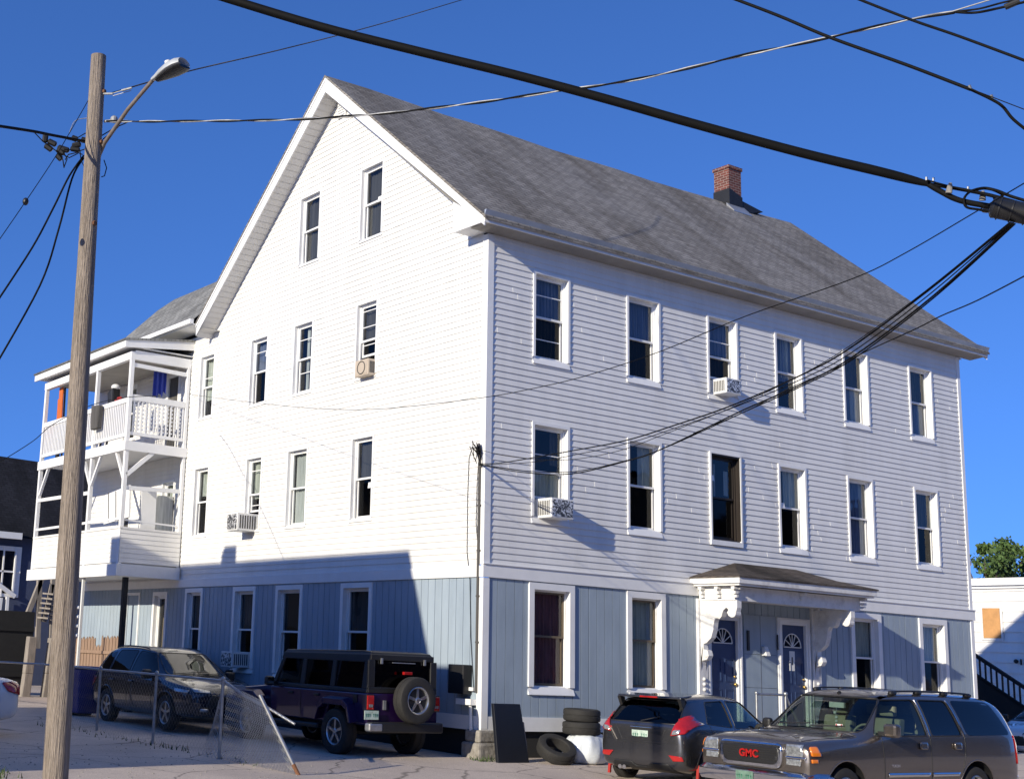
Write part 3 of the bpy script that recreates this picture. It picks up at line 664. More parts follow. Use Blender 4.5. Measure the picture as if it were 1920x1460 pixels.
t_.box((X0 + .18, -YO + .26, 2.9), (X1 - .18, -.02, 2.93)); t_.build('canopy_frieze', 'oldtrim', kr, bevel=.004)
t_ = MB()
for i, x in enumerate([X0 + .12, (X0 + X1) / 2, X1 - .14]):          # modillions
    for k, (dy, dz, s_) in enumerate(((0, 0, .11), (.05, -.09, .09), (.08, -.16, .07))): t_.box((x, -YO + .2 - s_ + dy - .02, 3.12 + dz - .05), (x + .07, -YO + .2, 3.12 + dz))
for y in (-.95, -.55, -.15):
    for x in (X0, X1 - .12):
        for dz, s_ in ((0, .12), (-.09, .09), (-.16, .06)): t_.box((x + .12 - s_ if x < 7 else x, y - .06, 3.07 + dz), (x + .12 if x < 7 else x + s_, y + .02, 3.12 + dz))
t_.split('modillion', 'oldtrim', kr)
brp = [(.0, 2.86), (1.02, 2.86), (1.02, 2.72), (.98, 2.6), (.9, 2.55), (.8, 2.56), (.76, 2.63), (.8, 2.68), (.74, 2.72), (.66, 2.66), (.62, 2.55), (.56, 2.5), (.46, 2.52), (.42, 2.44), (.4, 2.3), (.34, 2.14), (.22, 2.04), (.14, 2.02), (.14, 1.92), (.24, 1.9), (.27, 1.8), (.22, 1.72), (.1, 1.7), (.06, 1.55), (.02, 1.45), (0, 1.4)]
for x in (5.52, 9.02):
    t_ = MB(); t_.prism([(p_ * .93 if p_ else .05, z) for p_, z in brp], lambda q, z: Vector((x, -q, z)), lambda q, z: Vector((x + .14, -q, z)))
    for c0, r0 in (((.9, 2.62), .09), ((.2, 1.82), .055), ((.52, 2.58), .06)):
        t_.lathe([(r0, x - .012), (r0, x + .152)], (0, -c0[0] * .93, c0[1]), 'x', 14)
    t_.build('canopy_bracket', 'oldtrim', kr, bevel=.008)
    t_ = MB(); t_.box((x - .06, -.07, .32), (x + .2, 0, 2.9))
    for z in (1.15, 1.25, 1.35): t_.sphere((x + .07, -.08, z), .035, 5)
    t_.box((x - .09, -.1, .7), (x + .23, -.02, .8)); t_.build('pilaster', 'oldtrim', kr, bevel=.006)
# wall lantern / letter box between the doors
t_ = MB(); t_.prism([(7.36, 1.86), (7.5, 1.86), (7.48, 2.05), (7.38, 2.05)], lambda x, z: Vector((x, -.035, z)), lambda x, z: Vector((x, -.16 if z < 2 else -.1, z))); t_.build('entry_lamp', 'white', B, bevel=.01)
for x in (6.95, 7.84):
    t_ = MB(); t_.box((x - .03, -.035, 1.95), (x + .03, -.06, 2.35)) if x < 7.5 else t_.box((x - .0, -.046, 2.0), (x + .03, -.06, 2.3)); t_.split('mail_slot_box', 'black', B)
# handrails of the doorstep
for x0, x1 in ((5.9, 6.75), (7.6, 8.45)):
    y = -1.05
    t_ = MB(); t_.tube([(x0, y, 1.12), (x1, y, 1.12)], .022, 8); t_.tube([(x1, y, 1.12), (x1 + .1, y, .95), (x1 + .62, y, .25)], .022, 8); t_.tube([(x1, y, 1.12), (x1, y, .1)], .024, 8); t_.tube([(x0, y, 1.12), (x0, y, .1)], .024, 8)
    t_.tube([(x0, y, .62), (x1, y, .62)], .018, 8); t_.sphere((x1, y, 1.14), .045, 6); t_.sphere((x0, y, 1.14), .035, 6)
    o = t_.build('handrail', 'steel', smooth=50); tag(o, 'pipe handrail in front of the %s navy entrance door under the canopy' % ('left' if x0 < 7 else 'right'), 'handrail', 'pipe handrails at the entrance')
# ------------------------------------------------------------------ porch on the left
P = B
px = -1.67; YP = [11.5, 13.5, 17.02]
def por(name, m, *bs, bevel=.004):
    for a, b in bs: MB().box(a, b).build(name, m, P, bevel=bevel)
pr = MB(); puv = lambda v: (v.y, v.x * 1.2)
pr.add([(-1.98, 11.33, 8.98), (-1.98, 17.38, 8.98), (0.0, 17.38, 9.24), (0.0, 11.33, 9.24), (-1.98, 11.33, 8.93), (-1.98, 17.38, 8.93), (0.0, 17.38, 9.19), (0.0, 11.33, 9.19)],
       [(0, 1, 2, 3), (4, 7, 6, 5), (0, 3, 7, 4), (0, 4, 5, 1), (1, 5, 6, 2)])
for i in range(5): pr.uv[i] = puv
prf = pr.build('porch_roof', 'shingle2', P, recalc=True)
q = MB(); q.box((-1.95, 11.36, 8.76), (-1.9, 17.35, 8.93)); q.prism([(-1.9, 8.76), (0, 8.97), (0, 9.19), (-1.9, 8.94)], lambda x, z: Vector((x, 11.36, z)), lambda x, z: Vector((x, 11.41, z)))
q.box((-1.9, 11.41, 8.8), (-.02, 17.3, 8.82)); q.build('porch_fascia', 'trim', prf)
por('porch_beam', 'trim', ((px - .06, 11.45, 8.5), (px + .06, 17.08, 8.7)), ((px + .06, 11.45, 8.5), (-.02, 11.55, 8.74)))
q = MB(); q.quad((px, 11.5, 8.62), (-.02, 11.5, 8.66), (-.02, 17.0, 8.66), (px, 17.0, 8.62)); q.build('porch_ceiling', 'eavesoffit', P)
por('porch_floor', 'trim', ((px - .08, 11.42, 6.2), (px + .0, 17.1, 6.44)), ((px, 11.42, 6.2), (-.02, 11.5, 6.44)), ((px, 11.5, 6.3), (-.02, 17.1, 6.38)))
por('porch_floor', 'trim', ((px - .12, 11.36, 3.13), (px, 17.15, 3.42)), ((px, 11.36, 3.13), (-.06, 11.44, 3.42)), ((px, 11.44, 3.2), (-.06, 17.1, 3.3)))
for y in YP:
    for z0, z1 in ((6.44, 8.5), (3.42, 6.2)):
        por('porch_post', 'trim', ((px - .05, y - .05, z0), (px + .05, y + .05, z1)))
for z0, z1 in ((6.44, 8.5), (3.42, 6.2)): por('porch_post', 'trim', ((-.12, 11.45, z0), (-.04, 11.55, z1)))
# railings, upper floor
q = MB()
q.box((px - .035, 11.56, 7.42), (px + .035, 16.96, 7.54)); q.box((px - .03, 11.56, 6.56), (px + .03, 16.96, 6.64))
q.box((px + .06, 11.465, 7.47), (-.13, 11.535, 7.62)); q.box((px + .06, 11.47, 6.6), (-.13, 11.53, 6.68)); q.bar((px + .05, 11.5, 8.37), (-.1, 11.5, 8.33), .06, .1)
k = 11.62
while k < 16.95: q.box((px - .015, k, 6.64), (px + .015, k + .045, 7.42)); k += .105
k = px + .11
while k < -.15: q.box((k, 11.485, 6.68), (k + .035, 11.515, 7.47)); k += .115
q.build('porch_railing', 'trim', P)
q = MB(); i = 0; k = px + .16
while k < -.2:
    for z in [6.76 + .1 * j for j in range(8)]: q.lathe([(.03, 11.49), (.03, 11.51)], (k, 0, z), 'y', 6)
    k += .115
o = q.build('railing_ornament', 'trim', P); o['kind'] = 'stuff'
# lower parapet: sided
q = MB(); siding(q, lambda u, z, o=0: Vector((px - .03 - o, u, z)), 11.44, 17.05, 3.46, 4.3, [], out=.012); siding(q, lambda u, z, o=0: Vector((u, 11.45 - o, z)), px - .03, -.05, 3.46, 4.28, [], out=.012)
q.box((px - .06, 11.43, 4.28), (px + .03, 17.06, 4.33)); q.box((px + .03, 11.43, 4.27), (-.05, 11.5, 4.32)); q.quad((px, 11.5, 3.4), (px, 17.05, 3.4), (px, 17.05, 4.28), (px, 11.5, 4.28)); q.quad((px, 11.5, 3.4), (-.05, 11.5, 3.4), (-.05, 11.5, 4.28), (px, 11.5, 4.28))
q.build('porch_parapet', 'siding', P, recalc=False)
q = MB(); q.box((px - .02, 11.55, 4.5), (px + .02, 17.0, 4.56)); q.bar((px, 11.5, 5.28), (-.05, 11.5, 5.34), .06, .1); q.bar((px, 13.5, 5.3), (px, 17.0, 5.35), .06, .09)
q.bar((px + .08, 11.5, 4.5), (-.1, 11.5, 4.46), .03, .04); q.split('porch_rail', 'trim', P)
# knee braces
q = MB()
def brace(a, b, w_=.08): q.bar(a, b, w_, w_)
brace((px + .04, 11.5, 5.6), (px + .72, 11.5, 6.22), .1)
for y, s_ in ((11.5, 1), (13.5, -1), (13.5, 1), (17.0, -1)): brace((px, y + s_ * .04, 5.5), (px, y + s_ * .55, 6.22), .07)
q.split('knee_brace', 'trim', P)
# below the porch
por('porch_post', 'white', ((px - .0, 13.55, -.2), (px + .07, 13.62, 3.13)))
por('porch_post', 'black', ((px + .3, 11.75, -.2), (px + .42, 11.87, 3.13)))
q = MB(); ring(q, PG, 13.55, 14.36, .1, 2.86, .07, .07, 0, .07, 0, .04); q.build('basement_door_frame', 'trim', B); q = MB(); rbox(q, PG, 13.62, 14.29, .1, 2.79, -.05, 0.0); q.build('basement_door', 'blue', B)
# things on the porches
q = MB()
def ochair(y, x, z, lean, m1='orange'):
    e_ = empty('folding_chair', (x, y, z), None, 'chair'); 
    f_ = MB(); f_.bar((0, -.2, 0), (lean, -.2, 1.0), .04, .05); f_.bar((0, .2, 0), (lean, .2, 1.0), .04, .05); f_.bar((lean * .95, -.2, .95), (lean * .95, .2, .95), .04, .06); f_.build('frame', 'black', e_, local=True)
    f_ = MB(); f_.prism([(-.18, .3), (.18, .3), (.18, 1.0), (-.18, 1.0)], lambda y_, z_: Vector((lean * z_ - .03, y_, z_)), lambda y_, z_: Vector((lean * z_ - .06, y_, z_))); f_.build('seat', m1, e_, local=True)
    return e_
tag(ochair(16.35, px + .25, 6.55, -.05), 'tall folded orange chair with black top at the far end of the upper porch', None, 'folded chairs on the upper porch').scale = (1, .7, 1.95)
tag(ochair(16.75, px + .35, 6.5, -.03), 'narrow folded orange and black chair nearest the far corner post of the upper porch', None, 'folded chairs on the upper porch').scale = (1, .45, 1.75)
tag(ochair(13.7, px + .35, 6.5, .1), 'orange folded chair half hidden by the utility pole on the upper porch', None, 'folded chairs on the upper porch')
q = MB(); q.prism([(12.95, 6.9), (13.35, 6.9), (13.4, 7.55), (12.9, 7.5)], lambda y, z: Vector((px - .06, y, z)), lambda y, z: Vector((px - .2, y, z))); tag(q.build('hanging_planter', 'curtain_dark', bevel=.03), 'dark grey planter box hooked over the upper porch railing beside the pole', 'planter')
q = MB()
for i in range(40):
    q.sphere((px + .25 + random.uniform(-.1, .1), random.uniform(12.3, 12.95), random.uniform(7.5, 7.68)), random.uniform(.03, .06), 4)
tag(q.build('red_flowers', 'redplastic', recalc=False), 'low red flowers above the upper porch rail near the front corner', 'flowers')
q = MB(); q.prism([(13.0, 7.6), (13.3, 7.6), (13.35, 7.95), (13.05, 8.05)], lambda y, z: Vector((px + .2, y, z)), lambda y, z: Vector((px + .45, y, z))); tag(q.build('black_bag', 'black', bevel=.05), 'black bag piled above the upper porch rail', 'bag')
q = MB(); q.sphere((px + .35, 13.15, 8.08), .12, 8, (1, 1.1, .7)); tag(q.build('white_helmet', 'white', smooth=60), 'small round white helmet on top of the black bag on the upper porch', 'helmet')
q = MB(); pts = []
for i in range(9):
    x = -.95 + i * .045; o_ = .03 * math.sin(i * 2.1)
    pts.append((x, 11.72 + o_, 7.5 + .22 * abs(math.sin(i * 1.1)) + .02 * i))
for a, b in zip(pts, pts[1:]): q.quad(a, b, (b[0], b[1], 8.35), (a[0], a[1], 8.35))
tag(q.build('hanging_cloth', 'cloth_blue', recalc=False, smooth=80), 'royal blue cloth hanging to dry on the upper porch', 'cloth')
for i, (x, y, ln, w2) in enumerate(((-.98, 11.85, -.02, .42), (-.55, 12.0, .06, .5))):
    q = MB(); q.prism([(x, 3.45), (x + w2, 3.45), (x + w2 + ln, 5.35 - i * .1), (x + ln, 5.35 - i * .1)], lambda x_, z: Vector((x_, y, z)), lambda x_, z: Vector((x_, y + .05, z)))
    tag(q.build('door_slab', 'curtain_white' if i else 'trim', bevel=.005), ['narrow white door slab standing on the lower porch behind the corner post', 'wide cream door slab leaning on the lower porch beside the window'][i], 'door slab', 'spare doors on the lower porch')
q = MB(); q.prism([(11.75, 4.6), (13.2, 4.5), (13.25, 5.25), (11.8, 5.4)], lambda y, z: Vector((px + .3, y, z)), lambda y, z: Vector((px + .34, y, z)))
o = q.build('white_sheet_board', 'trim'); tag(o, 'tilted white board with dark seams behind the lower porch railing', 'board')
q = MB(); [q.bar((px + .29, y, 4.55), (px + .29, y + .12, 5.3), .01, .02) for y in (12.0, 12.45, 12.9)]; q.build('seam', 'black', o)
# ------------------------------------------------------------------ window air conditioners
def ac(Pm, u, z, w_, h, out, face, label, side=True):
    o_ = MB(); rbox(o_, Pm, u, u + w_, z, z + h, -.1, out); 
    loc = Pm(u + w_ / 2, z, .0)
    e_ = empty('window_air_conditioner', loc, label, 'air conditioner', 'air conditioners in the windows')
    o_.build('housing', 'beige' if face == 'beige' else 'white', e_, bevel=.012)
    g_ = MB(); rbox(g_, Pm, u + .03, u + w_ - .03, z + .03, z + h - .03, out, out + .006); g_.build('grille', 'coil' if face != 'beige' else 'beige', e_)
    s_ = MB()
    for us in ((u - .004, u - .0005), (u + w_ + .0005, u + w_ + .004)):
        n = 7
        for i in range(n):
            a = .02 + (out - .05) * i / n; rbox(s_, Pm, us[0], us[1], z + .05, z + h - .05, a, a + (out - .05) / n * .55)
    s_.split('side_vent', 'curtain_dark', e_)
    if face == 'beige':
        c = MB(); c.tube([Pm(u + w_ * .5 + .13 * math.cos(t), z + h / 2 + .13 * math.sin(t), out + .008) for t in [i * math.pi / 8 for i in range(17)]], .012, 6); c.build('fan_guard', 'curtain_dark', e_)
    q_ = MB(); rbox(q_, Pm, u - .16, u, z + .02, z + h, -.12, -.09); q_.build('side_panel', 'white', e_)
Mc = bpy.data.materials.new('worn_coil'); Mc.use_nodes = True; t = Mc.node_tree; p = t.nodes['Principled BSDF']; L = t.links.new
tc = N(t, 'ShaderNodeTexCoord'); vn = N(t, 'ShaderNodeTexNoise'); vn.inputs['Scale'].default_value = 9; vn.inputs['Detail'].default_value = 2; vn.inputs['Distortion'].default_value = 2.5; L(tc.outputs['Object'], vn.inputs['Vector'])
cr = N(t, 'ShaderNodeValToRGB'); cr.color_ramp.elements[0].position = .46; cr.color_ramp.elements[0].color = (.08, .08, .08, 1); cr.color_ramp.elements[1].position = .58; cr.color_ramp.elements[1].color = (.8, .8, .78, 1); L(vn.outputs[0], cr.inputs[0]); L(cr.outputs[0], p.inputs['Base Color']); p.inputs['Metallic'].default_value = .4; p.inputs['Roughness'].default_value = .4
M_['coil'] = Mc
ac(PF, 1.27, 4.1, .55, .36, .36, 'coil', 'shiny worn white air conditioner in the lowest left siding window of the street side')
ac(PF, 6.1, 7.09, .46, .32, .33, 'coil', 'white air conditioner in the third top floor window of the street side')
ac(PG, 3.43, 7.1, .46, .34, .2, 'beige', 'beige air conditioner with round fan guard in the top floor gable side window')
ac(PG, 7.88, 4.15, .48, .4, .5, 'coil', 'white air conditioner sticking out of the middle floor gable side window')
ac(PG, 7.95, 1.12, .5, .34, .42, 'white', 'white air conditioner low in the shaded ground floor window behind the cars')
# ------------------------------------------------------------------ electrical entry
q = MB(); q.tube([(-.05, .09, 5.2), (-.05, .09, .95)], .025, 8); q.tube([(-.05, .09, 5.2), (-.1, .07, 5.3), (-.14, .06, 5.22)], .035, 8)
for z in (4.9, 4.2, 3.4, 2.6, 1.8): q.box((-.06, .05, z), (-.0, .13, z + .03))
sv = q.build('service_conduit', 'curtain_dark', smooth=50); tag(sv, 'dark service conduit climbing the left side of the building corner', 'conduit')
q = MB(); q.tube([(-.03, .12, 4.95), (-.03, .2, 5.25), (-.03, .33, 5.3), (-.025, .42, 5.1), (-.025, .44, 4.4), (-.025, .43, 3.4), (-.03, .33, 2.9), (-.03, .28, 1.9), (-.03, .18, 1.0)], .006, 5); q.tube([(-.03, .15, 5.0), (-.03, .18, 4.6), (-.03, .19, 3.9), (-.03, .13, 3.5)], .006, 5)
tag(q.build('loose_cable', 'wire'), 'thin loose cable looping down the white siding beside the corner conduit', 'cable')
e_ = empty('meter_box', (-.1, .42, .9), 'dark grey electric meter box on the shaded wall left of the corner', 'meter box')
q = MB(); q.box((-.22, .24, .92), (-.02, .66, 1.42)); q.build('case', 'black', e_, bevel=.015); q = MB(); q.box((-.09, .13, .98), (-.04, .25, 1.04)); q.box((-.16, .1, .74), (-.02, .5, .84)); q.tube([(-.08, .2, .8), (-.09, .17, .4), (-.07, .15, .1)], .03, 8); q.build('pipe', 'trim', e_)
# ------------------------------------------------------------------ things against the wall
q = MB(); q.prism([(-.28, -.2), (.42, -.2), (.30, .8), (-.30, .8)], lambda x, z: Vector((x + .18, -.55 + .12 * z, z)), lambda x, z: Vector((x + .18, -.48 + .12 * z, z)))
o = q.build('discarded_slab', 'tvblack', bevel=.008); tag(o, 'tall black slab leaning on the wall by the granite corner block', 'board')
q = MB(); q.prism([(.5, -.19), (.62, -.19), (.56, .5), (.44, .5)], lambda x, z: Vector((x + .02, -.5 + .1 * z, z)), lambda x, z: Vector((x + .02, -.3 + .1 * z, z))); tag(q.build('leaning_board', 'oldwood', bevel=.01), 'short grey board leaning between the black slab and the tyres', 'board')
def tyre_prof(r=.31, w_=.21, ri=.2): return [(ri, -w_ * .38), (ri + .015, -w_ * .46), (r - .05, -w_ * .5), (r - .015, -w_ * .44), (r, -w_ * .33), (r, -.012), (r - .008, -.008), (r - .008, .008), (r, .012), (r, w_ * .33), (r - .015, w_ * .44), (r - .05, w_ * .5), (ri + .015, w_ * .46), (ri, w_ * .38)]
def ringlathe(prof, n=32):
    m_ = MB(); k_ = len(prof); vs = []
    for i in range(n):
        t = 2 * math.pi * i / n; vs += [(r * math.cos(t), r * math.sin(t), h) for r, h in prof]
    m_.add(vs, [(i * k_ + j, i * k_ + (j + 1) % k_, ((i + 1) % n) * k_ + (j + 1) % k_, ((i + 1) % n) * k_ + j) for i in range(n) for j in range(k_)]); return m_
def loosetyre(loc, rot, label, sc_=1):
    o = ringlathe(tyre_prof(.33 * sc_, .22, .2)).build('tyre', 'rubber', local=True, smooth=35); o.location = loc; o.rotation_euler = rot; return tag(o, label, 'tyre', 'old tyres by the wall')
# bag below, two tyres stacked on it
q = MB(); n = 48; vs = []; lv = [(0, .36), (.03, .42), (.08, .45), (.15, .47), (.22, .46), (.3, .44), (.38, .41), (.44, .36), (.49, .3), (.53, .2)]
for z, r in lv:
    for i in range(n):
        a = 2 * math.pi * i / n; rr = r * (1 + .07 * math.sin(a * 3 + z * 4) + .035 * math.sin(a * 7 + 2 + 3 * z) + .03 * math.sin(a * 13 - z * 9) + .018 * math.sin(a * 23 + z * 14)); vs.append((1.9 + rr * math.cos(a) * .95, -.62 + rr * .7 * math.sin(a), -.17 + z))
q.add(vs, [(j * n + i, j * n + (i + 1) % n, (j + 1) * n + (i + 1) % n, (j + 1) * n + i) for j in range(9) for i in range(n)] + [tuple(range(n))[::-1], tuple(9 * n + i for i in range(n))])
tag(q.build('plastic_bag', 'bag', smooth=70), 'stuffed white plastic sack under the stacked tyres beside the grey hatchback', 'bag')
loosetyre((1.83, -.55, .42), (0, 0, 0), 'lower tyre of the pair stacked on the white sack'); loosetyre((1.85, -.54, .64), (0.02, 0, .4), 'upper tyre of the pair stacked on the white sack', .98)
loosetyre((1.13, -.66, .06), (R_(32), R_(-8), 0), 'old tyre lying tilted on the ground between black slab and white sack', 1.02)
# ------------------------------------------------------------------ utility pole
PB = CAM + (on(103, 1470, 2, -.2) - CAM) * .78; PT = on(185, 105, 1, PB.y - .05)
dpole = PT - PB
e_ = empty('utility_pole', PB, 'weathered grey wooden utility pole rising at the left of the photo', 'utility pole')
ORG[e_.name] = PB
q = MB(); q.tube([PB - dpole * .09, PB + dpole * .2, PB + dpole * .4, PB + dpole * .6, PB + dpole * .8, PT], [.125, .117, .105, .095, .086, .078], 22); q.build('pole_shaft', 'wood', e_, smooth=50)
def pp(t): return PB + dpole * t
ax_ = dpole.normalized()
q = MB()
for t in (.87, .945): q.tube([pp(t) + Vector((.045, -.06, 0)), pp(t) + Vector((.06, -.085, 0))], .022, 6)
q.tube([pp(.75) + Vector((.02, -.08, 0)), pp(.75) + Vector((.03, -.105, 0))], .026, 6); q.split('bolt', 'rust', e_)
q = MB()
for k in range(4): q.tube([pp(.19 + k * .012) + Vector((.085, -.08, 0)), pp(.19 + k * .012) + Vector((.10, -.095, 0))], .017, 6)
q.split('pole_marker', 'white', e_)
# street lamp
LB = pp(.80) + Vector((.03, -.11, 0)); LB2 = pp(.865) + Vector((.05, -.12, 0))
d0 = (PT - CAM).dot(FW)
L1 = at(286, 151, d0 - .7); L2 = at(332, 127, d0 - .85)
e_ = empty('street_lamp', LB, 'grey street lamp on a rusty curved arm bolted to the wooden pole', 'street lamp')
q = MB(); k0 = at(186, 290, d0 - .12); k1 = at(196, 268, d0 - .2); k2 = at(240, 205, d0 - .45)
q.tube([at(178, 325, d0 - .08), k0, k1, k2, L1], [.024, .024, .022, .02, .02], 10); q.build('lamp_arm', 'armsteel', e_, smooth=50)
q = MB(); q.bar(at(176, 287, d0 - .12), at(172, 332, d0 - .09), .13, .015, FW); q.build('bracket_plate', 'rust', e_)
dl = (L2 - L1).normalized(); sl = dl.cross(UP).normalized(); ul = sl.cross(dl)
if ul.z < 0: ul = -ul
ll = (L2 - L1).length + .06
q = MB(); prof = [(0, .028, .03), (.08, .04, .045), (.2, .08, .065), (.38, .12, .085), (.52, .125, .085), (.62, .10, .065), (ll + .06, .025, .025)]
n = 16; vs = []
for s0, ww, hh in prof:
    for i in range(n):
        a = 2 * math.pi * i / n; up_ = math.sin(a); vs.append(L1 + dl * s0 * ((ll + .08) / .70 if s0 <= .62 else 1) * 1.0 + sl * ww * math.cos(a) + ul * hh * (up_ if up_ > 0 else up_ * .25))
q.add(vs, [(j * n + i, j * n + (i + 1) % n, (j + 1) * n + (i + 1) % n, (j + 1) * n + i) for j in range(len(prof) - 1) for i in range(n)] + [tuple(range(n))[::-1], tuple((len(prof) - 1) * n + i for i in range(n))])
q.build('lamp_head', 'lampgrey', e_, smooth=50)
q = MB(); vs = []
for s0, ww, hh in prof[1:-1]:
    for i in range(n):
        a = 2 * math.pi * i / n; up_ = math.sin(a); vs.append(L1 + dl * s0 * ((ll + .08) / .70) + sl * ww * .93 * math.cos(a) - ul * (hh * .25 + .012) + ul * .015 * up_)
q.add(vs, [(j * n + i, j * n + (i + 1) % n, (j + 1) * n + (i + 1) % n, (j + 1) * n + i) for j in range(len(prof) - 3) for i in range(n)] + [tuple(range(n))[::-1], tuple((len(prof) - 3) * n + i for i in range(n))])
q.build('lamp_underside', 'black', e_)
q = MB(); q.tube([L1 + dl * .22 + ul * .06, L1 + dl * .22 + ul * .11], .03, 10); q.build('photocell', 'white', e_)
# ------------------------------------------------------------------ wires
def wire(name, px_, d0_, d1_, r, m='wire', label=None, cat='cable', group=None, n=6, twist=0, sub=6, taper=False):
    """a cable strung through photo points; its distance runs evenly from d0 to d1 (in 1/d)"""
    P_ = [Vector(p_ + (0,)) for p_ in px_]
    ln = [0]
    for a, b in zip(P_, P_[1:]): ln.append(ln[-1] + (b - a).length)
    pts = []
    for i in range(len(P_) - 1):
        p0, p1, p2, p3 = P_[max(i - 1, 0)], P_[i], P_[i + 1], P_[min(i + 2, len(P_) - 1)]
        for j in range(sub + (i == len(P_) - 2)):
            t = j / sub; c = .5 * ((2 * p1) + (-p0 + p2) * t + (2 * p0 - 5 * p1 + 4 * p2 - p3) * t * t + (-p0 + 3 * p1 - 3 * p2 + p3) * t ** 3)
            s_ = (ln[i] + (ln[i + 1] - ln[i]) * t) / ln[-1]
            pts.append(at(c.x, c.y, 1 / ((1 - s_) / d0_ + s_ / d1_)))
    if twist:
        fine = []
        for a, b in zip(pts, pts[1:]):
            k = max(1, int((b - a).length / .07)); fine += [a + (b - a) * i / k for i in range(k)]
        fine.append(pts[-1]); L_ = 0; objs = []
        q1, q2 = [], []
        for i, p_ in enumerate(fine):
            if i: L_ += (p_ - fine[i - 1]).length
            d_ = (fine[min(i + 1, len(fine) - 1)] - fine[max(i - 1, 0)]).normalized(); a = d_.cross(Vector((0, 0, 1))).normalized(); b = a.cross(d_); th = L_ * 2 * math.pi / twist
            off = (a * math.cos(th) + b * math.sin(th)) * r * .95; q1.append(p_ + off); q2.append(p_ - off)
        q = MB(); q.tube(q1, r, n); o = q.build(name, 'wire', smooth=60); q = MB(); q.tube(q2, r * .72, n); q.build('bare_strand', m, o) if False else None
        s2 = MB(); s2.tube(q2, r * .8, n); ORG[o.name] = o.location.copy(); s2.build('bare_strand', m, o, smooth=60)
        return tag(o, label, cat, group)
    q = MB(); q.tube(pts, [r * (1 if i < len(pts) - 7 or not taper else .98 - .42 * ((i - len(pts) + 7) / 6) ** 2) for i in range(len(pts))], n); o = q.build(name, m, smooth=60); ORG[o.name] = o.location.copy(); return tag(o, label, cat, group)
dP = d0; dC = (Vector((-.1, .1, 5.1)) - CAM).dot(FW)
wire('street_cable', [(395, -12), (600, 50), (790, 98), (960, 139), (1130, 184), (1300, 232), (1500, 286), (1650, 322), (1740, 345)], 10.5, 9.4, .034, label='thick black telephone trunk cable crossing the whole sky diagonally', n=12, taper=True)
wire('street_cable', [(1740, 345), (1762, 358), (1800, 376), (1862, 388)], 9.4, 9.2, .02, label='thick black cable branch bending down into the splice case', n=10)
wire('messenger_strand', [(1735, 337), (1783, 350), (1860, 368), (1935, 384)], 9.4, 9.1, .006, label='thin steel strand running above the splice case', cat='strand')
wire('street_cable', [(1745, 346), (1790, 353), (1860, 367), (1935, 388)], 9.4, 9.15, .013, label='medium black cable running just above the splice case to the right edge', n=8)
wire('cable_loop', [(1862, 372), (1880, 366), (1850, 353), (1822, 358), (1808, 372), (1812, 388), (1835, 393), (1862, 398)][::1], 9.35, 9.2, .009, label='black cable loop sticking out left of the splice case')
wire('cable_loop', [(1822, 358), (1845, 353), (1870, 358), (1895, 368), (1935, 380)], 9.35, 9.15, .011, label='arched black jumper over the splice case')
e_ = empty('splice_case', at(1900, 400, 9.15), 'black cylindrical cable splice case hanging at the right edge', 'splice case'); 
q = MB(); A_, B_ = at(1856, 388, 9.2), at(1990, 415, 9.0); q.tube([A_, A_ + (B_ - A_) * .03, A_ + (B_ - A_) * .06, A_ + (B_ - A_) * .08, B_], [.035, .065, .074, .07, .072], 18); q.build('case', 'black', e_, smooth=40)
q = MB(); [q.tube([A_ + (B_ - A_) * k, A_ + (B_ - A_) * (k + .02)], .078, 18) for k in (.12, .3, .5)]; q.split('clamp_band', 'black', e_, smooth=40)
for i, (u, v, u2, v2) in enumerate(((1782, 343, 1779, 362), (1843, 358, 1842, 376), (1850, 385, 1847, 398))):
    q = MB(); a, b = at(u, v, 9.3), at(u2, v2, 9.3); q.tube([a, a + (b - a) * .15, a + (b - a) * .2, a + (b - a) * .5, b], [.010, .012, .016, .019, .022], 10)
    tag(q.build('cable_spacer', 'stone', smooth=30), ['pale ribbed spacer farthest left of the splice case', 'pale ribbed spacer just above the splice case mouth', 'short pale spacer under the cables at the splice case mouth'][i], 'spacer', 'ribbed cable spacers')
q = MB(); 
msg = bpy.data.objects['messenger_strand']
for u, v in ((1737, 334), (1750, 335), (1815, 352), (1889, 364)): q.tube([at(u, v - 2, 9.35), at(u, v + 4, 9.35)], .008, 6)
q.split('strand_clamp', 'steel', msg)
wire('service_cable', [(196, 228), (260, 228), (400, 227), (560, 224), (730, 212), (900, 192), (1040, 172), (1200, 148), (1380, 107), (1520, 78), (1700, 38), (1790, 23)], dP - .1, 9.5, .0075, 'alu', 'twisted silver and black service cable running from the pole to the upper right', group=None, twist=.9)
wire('service_cable', [(1790, 23), (1830, 24), (1880, 14), (1930, 2)], 9.5, 9.2, .009, label='lower black lead drooping at the top right corner')
wire('service_cable', [(1790, 22), (1835, 17), (1885, 4), (1935, -6)], 9.5, 9.2, .007, label='upper black lead at the top right corner')
wire('bare_strand', [(1785, 22), (1850, 2), (1900, -14)], 9.5, 9.3, .005, 'alu', 'bright bare strand leaving the top right corner', 'strand')
q = MB(); a, b = at(1884, 14, 9.3), at(1912, 2, 9.25); q.tube([a, b], .022, 10); tag(q.build('wire_connector', 'black'), 'black sleeve connector in the top right corner', 'connector')
wire('guy_wire', [(205, 176), (345, 136), (520, 95), (700, 49), (880, -4)], dP - .1, 26, .008, 'curtain_dark', 'thin grey wire rising from the pole top behind the street lamp', 'wire')
q = MB(); [q.tube([at(204 + 8, 177 + dy, dP - .15), at(246, 167 + dy, dP - .2)], .004, 6) for dy in (-2, 3)]; q.tube([at(228, 170, dP - .2), at(247, 165, dP - .22)], .012, 8); q.tube([at(193, 176, dP - .1), at(212, 176, dP - .15)], .012, 8)
